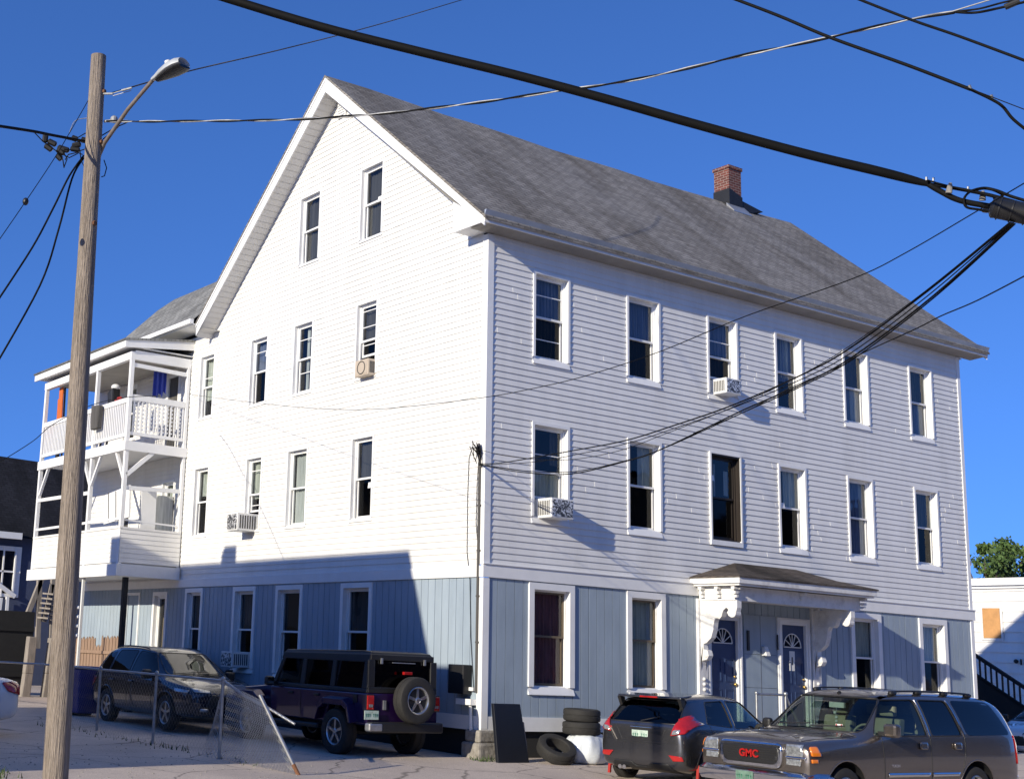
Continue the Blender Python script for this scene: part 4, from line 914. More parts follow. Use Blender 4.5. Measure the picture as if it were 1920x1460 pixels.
tag(q.build('strain_clamp', 'alu'), 'bright strain clamp at the pole top holding the thin grey wire', 'clamp')
q = MB(); q.tube([at(195, 228, dP - .12), at(212, 226, dP - .14)], .014, 8); q.sphere(at(214, 224, dP - .14), .04, 6); q.tube([at(216, 227, dP - .14), at(240, 228, dP - .15)], .014, 8)
tag(q.build('strain_clamp', 'alu'), 'bright strain clamp where the twisted service cable meets the pole', 'clamp')
wire('street_cable', [(1360, -8), (1460, 30), (1560, 72), (1700, 122), (1820, 168)], 9.0, 8.0, .0105, label='black cable in the upper right above the chimney, ending in a curl', n=8)
wire('street_cable', [(1820, 168), (1858, 186), (1880, 200), (1900, 224), (1935, 252)], 8.0, 7.9, .009, label='black cable curl drooping at the right edge', n=8)
ms2 = wire('messenger_strand', [(1815, 165), (1862, 183), (1935, 211)], 8.0, 7.8, .003, label='thin strand above the drooping cable curl', cat='strand')
q = MB(); [q.tube([at(u, v, 8), at(u + 3, v + 7, 8)], .009, 6) for u, v in ((1817, 160), (1858, 178))]; q.split('strand_clamp', 'steel', ms2)
wire('street_cable', [(1600, -5), (1710, 38), (1800, 69), (1935, 119)], 8.5, 7.6, .0085, label='black cable cutting the top right corner, rightmost of the sky cables', n=8)
drop = [([(1895, 418), (1740, 545), (1590, 655), (1500, 704), (1372, 760), (1265, 797), (1175, 825), (1077, 844), (998, 858), (936, 868), (900, 869)], .008),
        ([(1898, 418), (1745, 550), (1595, 662), (1500, 712), (1380, 762), (1270, 801), (1180, 830), (1080, 852), (1000, 866), (900, 872)], .005),
        ([(1900, 419), (1752, 553), (1600, 668), (1500, 722), (1395, 768), (1240, 842), (1175, 864), (1071, 888), (978, 885), (900, 871)], .008),
        ([(1903, 420), (1756, 554), (1604, 670), (1505, 723), (1400, 770), (1250, 838), (1178, 862), (1075, 884), (980, 882), (900, 870)], .006),
        ([(1893, 417), (1736, 545), (1585, 654), (1480, 714), (1372, 764), (1250, 812), (1160, 845), (1060, 862), (960, 856), (896, 842)], .004)]
nm = ['uppermost of the black service drops sweeping to the house corner', 'second service drop from the top of the bundle to the house corner', 'lowest sagging service drop of the bundle to the house corner', 'service drop lying just above the lowest of the bundle', 'thin service drop ending highest at the house corner']
for (pts, r), l in zip(drop, nm): wire('service_drop', pts, 9.1, dC, r, label=l, group='service drops to the house corner', n=6)
wire('telephone_wire', [(1935, 335), (1830, 397), (1700, 473), (1600, 522), (1400, 592), (1240, 658), (1100, 704), (1000, 728), (900, 746), (720, 766), (600, 766), (480, 755), (370, 741), (357, 738)], 8.6, (Vector((-.1, 11.45, 7.7)) - CAM).dot(FW), .0045, label='long thin wire crossing both house sides to the upper porch', cat='wire')
wire('telephone_wire', [(300, 742), (237, 745), (170, 760), (100, 795), (60, 828), (-10, 872)], 31, 22, .008, label='thin wire falling from the upper porch to the left edge', cat='wire')
wire('service_drop', [(1935, 510), (1835, 562), (1765, 592), (1718, 616), (1613, 664), (1577, 686), (1480, 728), (1400, 770), (1300, 812)], 8.6, 19, .0055, label='separate service drop entering from the right edge below the bundle', group='service drops to the house corner')
q = MB(); c_ = Vector((-.14, .05, 5.15))
for i in range(10):
    a = random.uniform(0, 6.28); q.tube([c_, c_ + Vector((random.uniform(-.1, .05), random.uniform(-.05, .2), random.uniform(-.1, .25))), c_ + Vector((random.uniform(-.05, .1), random.uniform(-.1, .05), random.uniform(-.25, .05)))], .008, 5)
tag(q.build('wire_tangle', 'wire'), 'tangle of wires at the top of the corner conduit', 'wires')
# wires left of the pole
wire('street_cable', [(-12, 235), (60, 246), (100, 254), (165, 266)], 12, dP, .014, label='black cable reaching the pole from the left edge of the sky', n=8)
wire('service_drop', [(157, 292), (130, 330), (100, 390), (60, 465), (-10, 572)], dP, 13, .010, label='upper of the two cables falling from the pole to the left edge')
wire('service_drop', [(157, 296), (135, 335), (110, 430), (75, 535), (-10, 688)], dP, 13, .010, label='lower of the two cables falling from the pole to the left edge')
wire('guy_wire', [(168, 184), (130, 250), (100, 300), (48, 378), (-10, 462)], dP, 12, .004, label='thin guy wire with a black ball left of the pole', cat='wire')
q = MB(); q.sphere(at(48, 378, 12.9), .03, 8, (1, 1, 1.3)); tag(q.build('guy_insulator', 'black', smooth=50), 'small black ball strung on the thin guy wire', 'insulator')
wire('bare_strand', [(130, 250), (140, 228), (160, 222), (185, 222)], dP - .1, dP - .1, .004, 'alu', 'short pale tail of strand curving into the pole', 'strand')
e_ = empty('cable_junction', at(110, 270, dP - .1), 'cluster of black sleeve connectors left of the pole', 'connectors')
for i, (u, v, u2, v2) in enumerate(((86, 250, 84, 268), (90, 264, 106, 272), (84, 272, 98, 282), (108, 276, 130, 283), (108, 278, 120, 290), (106, 290, 116, 300), (132, 278, 150, 282), (134, 258, 145, 262), (152, 262, 163, 264), (135, 274, 152, 270))):
    q = MB(); a, b = at(u, v, dP - .1), at(u2, v2, dP - .1); q.tube([a, a + (b - a) * .12, a + (b - a) * .88, b], [.012, .032, .032, .012], 8); q.build('sleeve_connector', 'black', e_)
q = MB()
for pts in (((62, 246), (80, 265), (105, 283), (118, 300), (120, 315)), ((100, 254), (130, 262), (165, 268)), ((120, 280), (150, 283), (190, 270)), ((122, 300), (128, 290), (145, 286), (155, 290)), ((118, 284), (126, 298), (120, 314)), ((150, 283), (152, 300), (160, 318), (172, 300), (180, 285)), ((140, 262), (160, 250), (180, 262)), ((190, 255), (215, 240), (238, 230)), ((192, 262), (205, 252), (222, 238)), ((195, 300), (200, 315), (196, 330), (190, 332)), ((110, 286), (130, 296), (146, 288))):
    q.tube([at(u, v, dP - .13) for u, v in pts], .006, 5)
q.split('jumper_wire', 'wire', e_)
# ------------------------------------------------------------------ chain link fence
posts = [(-5.18, -.02), (-4.95, 2.67), (-4.80, 5.28), (-4.47, 8.17)]
Fn = empty('chain_link_fence', (-5.18, -.02, -.14), 'galvanised chain link fence with a bent top rail beside the driveway', 'fence')
for x, y in posts:
    q = MB(); q.tube([(x, y, -.2), (x, y, 1.02)], .026, 10); q.sphere((x, y, 1.05), .036, 6); q.build('post', 'steel', Fn, smooth=50)
q = MB(); pts = [(-6.5, 16.5, 1.0), (-5.3, 12, 1.0)] + [(x, y, 1.02) for x, y in posts[::-1]]; q.tube(pts, .021, 8)
d_ = (Vector((*posts[0], 1.03)) - CAM).dot(FW)
q.tube([Vector((*posts[0], 1.03)), at(455, 1302, d_ - .1), at(500, 1325, d_ - .2), at(553, 1357, d_ - .4)], .021, 8); q.build('top_rail', 'steel', Fn, smooth=50)
la = on(562, 1457, 2, -.22); lb = at(487, 1302, (la - CAM).dot(FW) + .35)
q = MB(); q.tube([la, lb], .028, 10); q.build('leaning_post', 'steel', Fn, smooth=50)
q = MB(); q.tube([la - (lb - la) * .02, la + (lb - la) * .16], .0295, 10); q.build('rusty_foot', 'rust', Fn)
def mesh_panel(a0, a1, b0, b1, step=.07, r=.0045):
    """a0-a1 bottom edge, b0-b1 top edge"""
    q = MB(); a0, a1, b0, b1 = map(Vector, (a0, a1, b0, b1)); L_ = (a1 - a0).length; H_ = (b0 - a0).length
    nu = int(L_ / step); nv = int(H_ / (step * .9))
    pt = lambda i, j: (a0.lerp(a1, min(max(i / nu, 0), 1))).lerp(b0.lerp(b1, min(max(i / nu, 0), 1)), j / nv)
    for i in range(nu):
        q.tube([pt(i + ((j + 0) % 2) , j) + Vector((0, .004 * (-1) ** j, 0)) for j in range(nv + 1)], r, 3, cap=False)
        if i % 1 == 0: q.tube([pt(i + ((j + 1) % 2), j) for j in range(nv + 1)], r, 3, cap=False)
    return q.build('mesh', 'steel' if r > .003 else 'shadesteel', Fn, recalc=False)
p0 = Vector((*posts[0], 0))
mesh_panel((p0.x + .02, p0.y - .02, -.14), la + Vector((0, 0, .02)), (p0.x + .05, p0.y - .05, .98), lb + Vector((.1, 0, -.1)))
mesh_panel((p0.x - .1, p0.y + .4, -.13), (p0.x, p0.y, -.13), (p0.x - .02, p0.y + .2, .35), (p0.x, p0.y, .98), step=.07)
for (x0, y0), (x1, y1) in zip(posts, posts[1:]): mesh_panel((x1, y1, -.1), (x0, y0, -.12), (x1, y1, 1.0), (x0, y0, 1.0), step=.12, r=.0012)
# ------------------------------------------------------------------ blue bin
bx_, by_ = -3.45, 9.0
e_ = empty('recycling_bin', (bx_, by_, gz(bx_, by_)), 'blue wheeled recycling bin behind the fence next to the pole', 'bin'); 
q = MB(); q.add([(-.25, -.28, .06), (.25, -.28, .06), (.25, .28, .06), (-.25, .28, .06), (-.3, -.36, .98), (.3, -.36, .98), (.3, .36, .98), (-.3, .36, .98)], [(0, 3, 2, 1), (4, 5, 6, 7), (0, 1, 5, 4), (1, 2, 6, 5), (2, 3, 7, 6), (3, 0, 4, 7)]); q.build('body', 'bin', e_, local=True, bevel=.03)
q = MB(); q.box((-.32, -.38, .985), (.32, .4, 1.04)); q.build('lid', 'bin', e_, local=True, bevel=.02)
q = MB(); q.lathe([(.1, -.3), (.1, .3)], (0, .25, .1), 'x', 16); q.build('wheel', 'rubber', e_, local=True)
# ------------------------------------------------------------------ wooden stockade fence
e_ = empty('stockade_fence', (-1.0, 14.6, 0), 'pale pointed wooden stockade fence standing in the sun under the porch', 'fence')
q = MB(); k = 0; y = 12.9; random.seed(3)
while y < 16.6:
    if not 14.35 < y < 14.5 or 1:
        h = 1.72 + random.uniform(-.03, .03) - (.22 if abs(y - 14.1) < .16 else 0) - (y - 12.9) * .03
        q.prism([(y, 0), (y + .085, 0), (y + .085, h - .07), (y + .043, h), (y, h - .07)], lambda y_, z: Vector((-.86 + .01 * (k % 2), y_, z)), lambda y_, z: Vector((-.84 + .01 * (k % 2), y_, z)))
    y += .096; k += 1
q.build('pickets', 'fencewood', e_)
q = MB(); q.box((-.9, 12.9, 1.25), (-.862, 16.6, 1.33)); q.box((-.9, 12.9, .4), (-.862, 16.6, .48)); q.build('rail', 'fencewood', e_)
# far left: wooden back stair, added black screen for the dark yard, white posts
e_ = empty('back_stair', (-1.3, 21, 0), 'old wooden back stair and posts in the dark gap under the porch', 'stair')
q = MB()
for u, v, u2, v2 in ((78, 1085, 46, 1165), (74, 1085, 70, 1215), (100, 1080, 96, 1200), (97, 1095, 82, 1165)): q.bar(on(u, v, 1, 21), on(u2, v2, 1, 21), .14, .14)
q.split('stringer', 'oldwood', e_)
q = MB()
for i in range(6): q.bar(on(84 - i * 2, 1112 + i * 9, 1, 20.9), on(104 - i * 2, 1114 + i * 9, 1, 20.5), .2, .05)
q.split('tread', 'oldwood', e_)
for i, (u, v, u2, v2, w2) in enumerate(((60, 1193, 52, 1262, .24), (100, 1196, 91, 1262, .24))):
    q = MB(); q_ = on(u2, v2, 1, 17); q.bar(on(u, v, 1, 17), q_, w2, w2); q.bar(q_, (q_.x - .05, 17, -.1), w2, w2); tag(q.build('yard_post', 'oldwood', bevel=.02), ['pale thick yard post left of the dark gap', 'pale thick yard post just left of the utility pole'][i], 'post', 'pale posts in the back yard')
q = MB(); q.box((-16, 17.9, -.2), (-1.15, 18.0, 2.3)); q.box((-16, 17.85, 1.75), (-1.15, 17.9, 1.87)); q.box((-16, 17.85, .5), (-1.15, 17.9, .62)); tag(q.build('dark_yard_screen', 'blackwood'), 'tall black screen added for the dark area closing the yard at the far left', 'fence')  # black sheet put in where the yard lies dark
# ------------------------------------------------------------------ neighbouring dark house on the left
e_ = empty('neighbour_house', (-4, 27, 0), 'dark slate blue neighbouring house with a black roof behind the porch', 'house')
q = MB(); q.box((-14, 26, -.2), (9.5, 33, 5.0)); q.build('wall', 'slate', e_)
q = MB(); yr = 30.0
q.add([(-15, 25.6, 5.0), (10, 25.6, 5.0), (10, yr, 8.1), (-15, yr, 8.75), (10, 34.5, 5.0), (-15, 34.5, 5.0)], [(0, 1, 2, 3), (3, 2, 4, 5), (1, 4, 2), (0, 3, 5)])
for i in range(4): q.uv[i] = lambda v: (v.x, v.z * 1.5)
q.build('roof', 'darkroof', e_, recalc=False)
q = MB(); q.box((-10, 25.5, 4.9), (1.2, 25.62, 5.12)); q.build('gutter', 'trim', e_)
a, b = on(-25, 1020, 1, 25.98), on(33, 1120, 1, 25.98)
q = MB(); ring(q, lambda u, z, o=0: Vector((u, 26 - o, z)), a.x, b.x, b.z, a.z, .16, .22, .12, .16, 0, .06); wn = q.build('window', 'trim', e_)
q = MB(); q.quad((a.x, 25.97, b.z), (b.x, 25.97, b.z), (b.x, 25.97, a.z), (a.x, 25.97, a.z)); q.build('pane', 'glass2', wn)
q = MB(); q.bar((a.x, 25.94, (a.z + b.z) / 2), (b.x, 25.94, (a.z + b.z) / 2), .05, .06); q.bar(((a.x + b.x) / 2, 25.94, b.z), ((a.x + b.x) / 2, 25.94, a.z), .05, .05); q.build('sash_bar', 'trim', wn)
q = MB(); c0 = on(33, 1112, 1, 25.9); q.bar(on(-10, 1090, 1, 25.9), on(28, 1118, 1, 25.9), .08, .14); q.bar(on(2, 1120, 1, 25.8), on(-2, 1150, 1, 25.8), .1, .1); q.bar(on(14, 1118, 1, 25.8), on(12, 1148, 1, 25.8), .1, .1); q.bar(on(30, 1030, 1, 25.95), on(22, 1118, 1, 25.95), .14, .05); q.split('stair_trim', 'trim', e_)
# neighbour to the left of the street (outside the picture); it throws the broad shadow
e_ = empty('neighbour_house', (-18, 5, -.14), 'three storey house across the driveway, left of the picture', 'house')
X_ = -14.0; dz = 14 * .335; dy = -14 * .245
prof = [(12.35 + dy, -.3), (12.35 + dy, 3.5 + dz), (2.15 + dy, 3.5 + dz), (1.42 + dy, 1.37 + dz), (.62 + dy, 1.37 + dz), (.62 + dy, -.3)]
q = MB(); q.prism(prof, lambda y, z: Vector((X_, y, z)), lambda y, z: Vector((X_ - 8, y - 8 * .245, z))); q.build('wall', 'tanwall', e_)
q = MB(); q.box((X_ - .02, 8.7 + dy, 3.5 + dz), (X_ - .6, 9.25 + dy, 4.02 + dz - .14)); q.build('chimney', 'brick', e_)
q = MB()
for y in (0, 2.5, 5):
    for z in (1.2, 4.2): q.box((X_ + .001, y, z), (X_ + .04, y + .9, z + 1.6))
q.build('window', 'darkglass', e_)
# houses of the same street outside the picture: they close the horizon and stand in the window reflections
def street_house(x, y, w_, d_, h, m, rm, rz, label):
    e_ = empty('street_house', (x, y, -.3), label, 'house', 'houses across the street', rz=rz)
    q = MB(); q.box((-w_ / 2, -d_ / 2, 0), (w_ / 2, d_ / 2, h)); q.add([(-w_ / 2, -d_ / 2, h), (w_ / 2, -d_ / 2, h), (0, -d_ / 2, h + 3), (-w_ / 2, d_ / 2, h), (w_ / 2, d_ / 2, h), (0, d_ / 2, h + 3)], [(0, 1, 2), (3, 5, 4)]); q.build('wall', m, e_, local=True)
    q = MB(); q.add([(-w_ / 2 - .5, -d_ / 2 - .4, h - .3), (0, -d_ / 2 - .4, h + 3.1), (0, d_ / 2 + .4, h + 3.1), (-w_ / 2 - .5, d_ / 2 + .4, h - .3), (w_ / 2 + .5, -d_ / 2 - .4, h - .3), (w_ / 2 + .5, d_ / 2 + .4, h - .3)], [(0, 1, 2, 3), (1, 4, 5, 2)]); q.build('roof', 'darkroof', e_, local=True)
    q = MB()
    for i in range(int(w_ / 2.4)):
        for z in range(int(h / 2.9)):
            xx = -w_ / 2 + 1.2 + i * 2.4; q.box((xx - .45, -d_ / 2 - .05, z * 2.9 + .9), (xx + .45, -d_ / 2 - .005, z * 2.9 + 2.5)); q.box((xx - .45, d_ / 2 + .005, z * 2.9 + .9), (xx + .45, d_ / 2 + .05, z * 2.9 + 2.5))
    q.split('window', 'darkglass', e_, local=True)
for i, (x, y, w_, d_, h, m, rz) in enumerate(((-48, -34, 12, 10, 8, 'slate', 0), (-31, -36, 11, 10, 9, 'brick2', 0), (-14, -35, 12, 11, 8.5, 'tanwall', 0), (3, -36, 12, 10, 9.5, 'slate', 0), (20, -35, 11, 10, 8, 'brick2', 0), (37, -36, 12, 10, 9, 'tanwall', 0), (55, -36, 12, 10, 9, 'slate', 0), (-34, 34, 14, 11, 8.5, 'brick2', .1), (-52, 30, 12, 11, 8, 'slate', .2), (-20, 42, 13, 10, 9, 'tanwall', 0))):
    street_house(x, y, w_, d_, h, m, 'darkroof', rz, 'gabled house number %s of the row outside the picture' % ['one', 'two', 'three', 'four', 'five', 'six', 'seven', 'eight', 'nine', 'ten'][i])
# ------------------------------------------------------------------ white building far right + stair + tree
e_ = empty('white_building', (46, 5, -.3), 'low white clapboard building with a boarded window at the far right', 'building')
PX = lambda u, z, o=0: Vector((40 - o, u, z))
q = MB(); siding(q, PX, -6, 22, -.5, 5.55, [], exp=.42, out=.05); q.build('wall', 'siding', e_, recalc=False)
q = MB(); q.box((39.7, -6.3, 5.62), (55, 22.3, 5.92)); q.box((39.85, -6.2, 5.5), (55, 22.2, 5.62)); q.build('roof_edge', 'trim', e_)
q = MB(); q.box((40.05, -6, -.5), (54, 22, 5.5)); q.build('core', 'siding', e_)
q = MB(); q.box((39.9, 13.62, 3.44), (39.96, 14.36, 4.68)); q.build('boarded_window', 'plywood', e_); q = MB(); ring(q, PX, 13.52, 14.46, 3.34, 4.74, .09, .09, .09, .06, .05, .09); q.build('window_trim', 'oldtrim', e_)
q = MB(); q.sphere(on(1905, 1239, 0, 39.9), .09, 6); q.box(on(1916, 1235, 0, 39.95), on(1913, 1246, 0, 39.85)); q.build('wall_fixture', 'black', e_)
e_ = empty('outside_stair', (24, 5, -.2), 'black wooden outside stair with balustrade descending behind the house', 'stair')
st0, st1 = on(1826, 1226, 0, 22.0), on(1945, 1304, 0, 22.0)
X22 = 22.0
q = MB(); q.bar(st0, st1, .1, .09); q.bar(st0 + Vector((0, 0, -.55)), st1 + Vector((0, 0, -.55)), .06, .07); q.build('handrail', 'blackwood', e_)
q = MB(); n = 11
for i in range(n):
    a = st0.lerp(st1, i / n); q.box((X22 - .02, a.y - .02, a.z - .6), (X22 + .02, a.y + .02, a.z))
q.split('baluster', 'blackwood', e_)
q = MB(); sb = st0 - (st1 - st0) * .6; q.prism([(sb.y, sb.z - .56), (st1.y, st1.z - .56), (st1.y, -.4), (sb.y, -.4)], lambda y, z: Vector((X22 - .03, y, z)), lambda y, z: Vector((X22 + .03, y, z))); q.build('stair_side', 'blackwood', e_)
# tree
def tree(name, base, h, rad, label, nleaf=11000, ls=.14):
    e_ = empty(name, base, label, 'tree'); rnd = random.Random(5); b = Vector(base)
    q = MB(); top = b + Vector((0, 0, h * .55)); q.tube([b, b + Vector((0, 0, h * .3)), top], [.3, .24, .14], 10)
    cl = []
    for i in range(40):
        a = rnd.uniform(0, 6.28); rr = rad * 1.1 * (rnd.random() ** .5); c = b + Vector((rr * math.cos(a), rr * math.sin(a) * 1.0, h * (.62 + .3 * rnd.random()) - rr * .14 * h / rad * .5)); cl.append((c, rad * rnd.uniform(.10, .27)))
        q.tube([b + Vector((0, 0, h * rnd.uniform(.3, .55))), (b + Vector((0, 0, h * .5))).lerp(c, .5) + Vector((0, 0, .1)), c], [.09, .05, .02], 5)
    q.build('trunk', 'bark', e_)
    q = MB()
    for i in range(nleaf):
        c, r = cl[rnd.randrange(len(cl))]; d = Vector((rnd.gauss(0, 1), rnd.gauss(0, 1), rnd.gauss(0, .75))).normalized() * r * (rnd.random() ** .4) * rnd.uniform(.7, 1.15)
        p_ = c + d; n_ = Vector((rnd.gauss(0, 1), rnd.gauss(0, 1), rnd.gauss(.6, 1))).normalized(); a = n_.orthogonal().normalized() * ls * rnd.uniform(.6, 1.3); b_ = n_.cross(a) * .6
        q.add([p_ - a, p_ - b_, p_ + a, p_ + b_], [(0, 1, 2, 3)])
    q.build('crown', 'leaf', e_, recalc=False)
tb = on(1868, 1085, 0, 62)
tree('leafy_tree', (tb.x, tb.y + .6, -.4), tb.z + .4 + 3.2, 3.2, 'dense green leafy tree rising behind the low white building')
tree('leafy_tree', (70, 12.5, -.4), 8.4, 2.6, 'smaller green tree showing at the far right edge beyond the white building', 5000)
# ------------------------------------------------------------------ vehicles (x forward from the rear bumper, y to the left, z up, metres)
S_ = .95
def ringpts(s):
    """half section: bottom centre to top centre"""
    w_, zb, zm, zs, zbelt, wb = s['w'], s['z0'], s['zm'], s['zs'], s['zb'], s['wb']
    wr, zr = s['wr'], s['zr']
    return [(0, zb), (w_ * .7, zb), (w_ - .07, zb + .02), (w_ - .02, zb + .12), (w_, zm), (w_ - .015, zs), (wb, zbelt), (wr + (wb - wr) * .12, zr - (zr - zbelt) * .18), (wr * .86, zr), (wr * .45, zr + s.get('cr', .03) * .8), (0, zr + s.get('cr', .03))]
def loft(st):
    vs = []; fs = []; R2 = []
    for s in st:
        h = ringpts(s); full = [(y, z) for y, z in h] + [(-y, z) for y, z in h[-2:0:-1]]
        R2.append([(s['x'] + s.get('bow', 0) * (1 - (abs(y) / max(s['w'], .01)) ** 2) * (1 if True else 0), y, z) for y, z in full])
    n = len(R2[0])
    for r in R2: vs += r
    for i in range(len(R2) - 1):
        for k in range(n): fs.append((i * n + k, i * n + (k + 1) % n, (i + 1) * n + (k + 1) % n, (i + 1) * n + k))
    fs.append(tuple(range(n))[::-1]); fs.append(tuple((len(R2) - 1) * n + k for k in range(n)))
    # grid caps: fan from middle is fine under subdivision
    return vs, fs
def evalmesh(o):
    dg = bpy.context.evaluated_depsgraph_get(); dg.update(); return bpy.data.meshes.new_from_object(o.evaluated_get(dg))
def tmp(name, vs, fs, mats=()):
    me = bpy.data.meshes.new(name); me.from_pydata([tuple(v) for v in vs], [], fs)
    bm = bmesh.new(); bm.from_mesh(me); bmesh.ops.recalc_face_normals(bm, faces=bm.faces); bm.to_mesh(me); bm.free()
    o = bpy.data.objects.new(name, me); sc.collection.objects.link(o)
    for m_ in mats: me.materials.append(M_[m_])
    return o
class Car:
    def __init__(s, stations, paint, root, subs=2, inner='black'):
        vs, fs = loft(stations); o = tmp('loft', vs, fs, (paint, inner)); sm = o.modifiers.new('s', 'SUBSURF'); sm.levels = sm.render_levels = subs
        me = evalmesh(o); bpy.data.objects.remove(o); s.me = me; s.root = root; s.paint = paint; s.inner = inner
        bm = bmesh.new(); bm.from_mesh(me); s.bvh = BVHTree.FromBMesh(bm); bm.free(); s.cut = []
    def proj(s, ax, sg, a, b):
        """point of the outer surface seen along an axis; (a, b) are the two other coordinates"""
        if ax == 'y': o, d = Vector((a, sg * 5, b)), Vector((0, -sg, 0))
        elif ax == 'x': o, d = Vector((sg * 9 if sg > 0 else -3, a, b)), Vector((-sg, 0, 0))
        else: o, d = Vector((a, b, 5)), Vector((0, 0, -1))
        h = s.bvh.ray_cast(o, d)
        return h[0], h[1]
    def patch(s, name, m, poly, ax, sg=1, off=.004, th=0, res=.05, parent=None, smooth=50, rnd=0):
        if rnd: poly = roundpoly(poly, rnd)
        xs = [p_[0] for p_ in poly]; ys = [p_[1] for p_ in poly]
        P2 = []
        n = len(poly)
        for i in range(n):
            a, b = Vector(poly[i]), Vector(poly[(i + 1) % n]); k = max(1, int((b - a).length / res))
            P2 += [a.lerp(b, j / k) for j in range(k)]
        nb = len(P2); edges = [(i, (i + 1) % nb) for i in range(nb)]
        x = min(xs) + res * .5
        while x < max(xs):
            y = min(ys) + res * .5
            while y < max(ys):
                if inpoly(x, y, poly): P2.append(Vector((x, y)))
                y += res
            x += res
        r = delaunay_2d_cdt(P2, edges, [list(range(nb))], 1, 1e-5)
        vs = []; ok = []
        for p_ in r[0]:
            h, nn = s.proj(ax, sg, p_.x, p_.y)
            if h is None: vs.append(None)
            else: vs.append(h + nn * off)
        vmap = {}; V = []
        for i, v in enumerate(vs):
            if v is not None: vmap[i] = len(V); V.append(v)
        F = [tuple(vmap[i] for i in f) for f in r[2] if all(i in vmap for i in f)]
        q = MB(); q.v = V; q.f = F
        o = q.build(name, m, parent or s.root, local=True, smooth=smooth)
        # orient outwards
        me = o.data; d = Vector((0, sg, 0)) if ax == 'y' else Vector((sg, 0, 0)) if ax == 'x' else Vector((0, 0, 1))
        if sum((p_.normal.dot(d) for p_ in me.polygons)) < 0: me.flip_normals()
        if th:
            sol = o.modifiers.new('t', 'SOLIDIFY'); sol.thickness = th; sol.offset = 1 if th > 0 else -1
        return o
    def line(s, name, m, pts, ax, sg=1, r=.006, off=0, parent=None, res=.06):
        q = MB(); P3 = []
        for a, b in zip(pts, pts[1:]):
            a, b = Vector(a), Vector(b); k = max(1, int((b - a).length / res))
            for j in range(k):
                h, nn = s.proj(ax, sg, *(a.lerp(b, j / k)))
                if h: P3.append(h + nn * off)
        h, nn = s.proj(ax, sg, *pts[-1]); 
        if h: P3.append(h + nn * off)
        q.tube(P3, r, 5)
        return q.build(name, m, parent or s.root, local=True, smooth=60)
    def cutprism(s, poly, ax, a, b):
        q = MB()
        if ax == 'y': q.prism(poly, lambda x, z: Vector((x, a, z)), lambda x, z: Vector((x, b, z)))
        elif ax == 'x': q.prism(poly, lambda y, z: Vector((a, y, z)), lambda y, z: Vector((b, y, z)))
        s.cut.append(q)
    def body(s, name='body', extra=()):
        me = s.me; o = bpy.data.objects.new(name, me); sc.collection.objects.link(o)
        for i, c in enumerate(s.cut):
            t_ = tmp('cut', c.v, c.f); t_.data.materials.append(M_[s.paint]); t_.data.materials.append(M_[s.inner])
            for p_ in t_.data.polygons: p_.material_index = 1
            b = o.modifiers.new('b%d' % i, 'BOOLEAN'); b.operation = 'DIFFERENCE'; b.object = t_; b.solver = 'EXACT'
            m2 = evalmesh(o); o.modifiers.clear(); o.data = m2; bpy.data.objects.remove(t_)
        o.data.name = name; sc.collection.objects.unlink(o)
        return finish(o, s.root, smooth=32)
    def wheel(s, x, y, r, w_, sg, spokes=6, rimr=None, name='wheel'):
        rimr = rimr or r * .64
        q = MB(); q.lathe([(rimr * .9, -w_ * .3), (rimr * .9, w_ * .25)], (0, 0, 0), 'y', 20); o = q.build(name, 'black', s.root, local=True); o.location = (x, y - sg * w_ / 2, r)
        t_ = ringlathe(tyre_prof(r, w_, rimr)); t_.v = [Vector((v.x, v.z, v.y)) for v in t_.v]; t_.build('tyre', 'rubber', o, local=True, smooth=35)
        q = MB(); k_ = 28
        prof = [(rimr * 1.02, w_ * .42), (rimr * .97, w_ * .44), (rimr * .9, w_ * .38), (rimr * .86, w_ * .2), (rimr * .86, -w_ * .3), (rimr * 1.0, -w_ * .35)]
        n = 28; vs = [(rr * math.cos(2 * math.pi * i / n), sg * hh, rr * math.sin(2 * math.pi * i / n)) for i in range(n) for rr, hh in prof]; k_ = len(prof)
        q.add(vs, [(i * k_ + j, i * k_ + j + 1, ((i + 1) % n) * k_ + j + 1, ((i + 1) % n) * k_ + j) for i in range(n) for j in range(k_ - 1)])
        for i in range(spokes):
            a = 2 * math.pi * i / spokes + .3; d = Vector((math.cos(a), 0, math.sin(a))); e = Vector((-math.sin(a), 0, math.cos(a))); wd = .35 * rimr * 2.6 / spokes
            A = d * rimr * .12 + Vector((0, sg * w_ * .36, 0)); B2 = d * rimr * .93 + Vector((0, sg * w_ * .34, 0)); th = Vector((0, -sg * .03, 0))
            q.add([A - e * wd * .5, A + e * wd * .5, B2 + e * wd * .62, B2 - e * wd * .62, A - e * wd * .5 + th, A + e * wd * .5 + th, B2 + e * wd * .62 + th, B2 - e * wd * .62 + th], [(0, 1, 2, 3), (0, 4, 5, 1), (1, 5, 6, 2), (2, 6, 7, 3), (3, 7, 4, 0)])
        q.lathe([(rimr * .24, sg * w_ * .25), (rimr * .24, sg * w_ * .36), (rimr * .16, sg * w_ * .41)], (0, 0, 0), 'y', 16)
        q.build('rim', 'alloy', o, local=True, smooth=35, recalc=True)
        return o
def roundpoly(poly, r, k=4):
    out = []; n = len(poly)
    for i in range(n):
        p0, p1, p2 = Vector(poly[i - 1]), Vector(poly[i]), Vector(poly[(i + 1) % n]); a = (p0 - p1); b = (p2 - p1); rr = min(r, a.length * .45, b.length * .45)
        A = p1 + a.normalized() * rr; B2 = p1 + b.normalized() * rr
        for j in range(k + 1):
            t = j / k; out.append(tuple(A * (1 - t) ** 2 + p1 * 2 * t * (1 - t) + B2 * t * t))
    return out
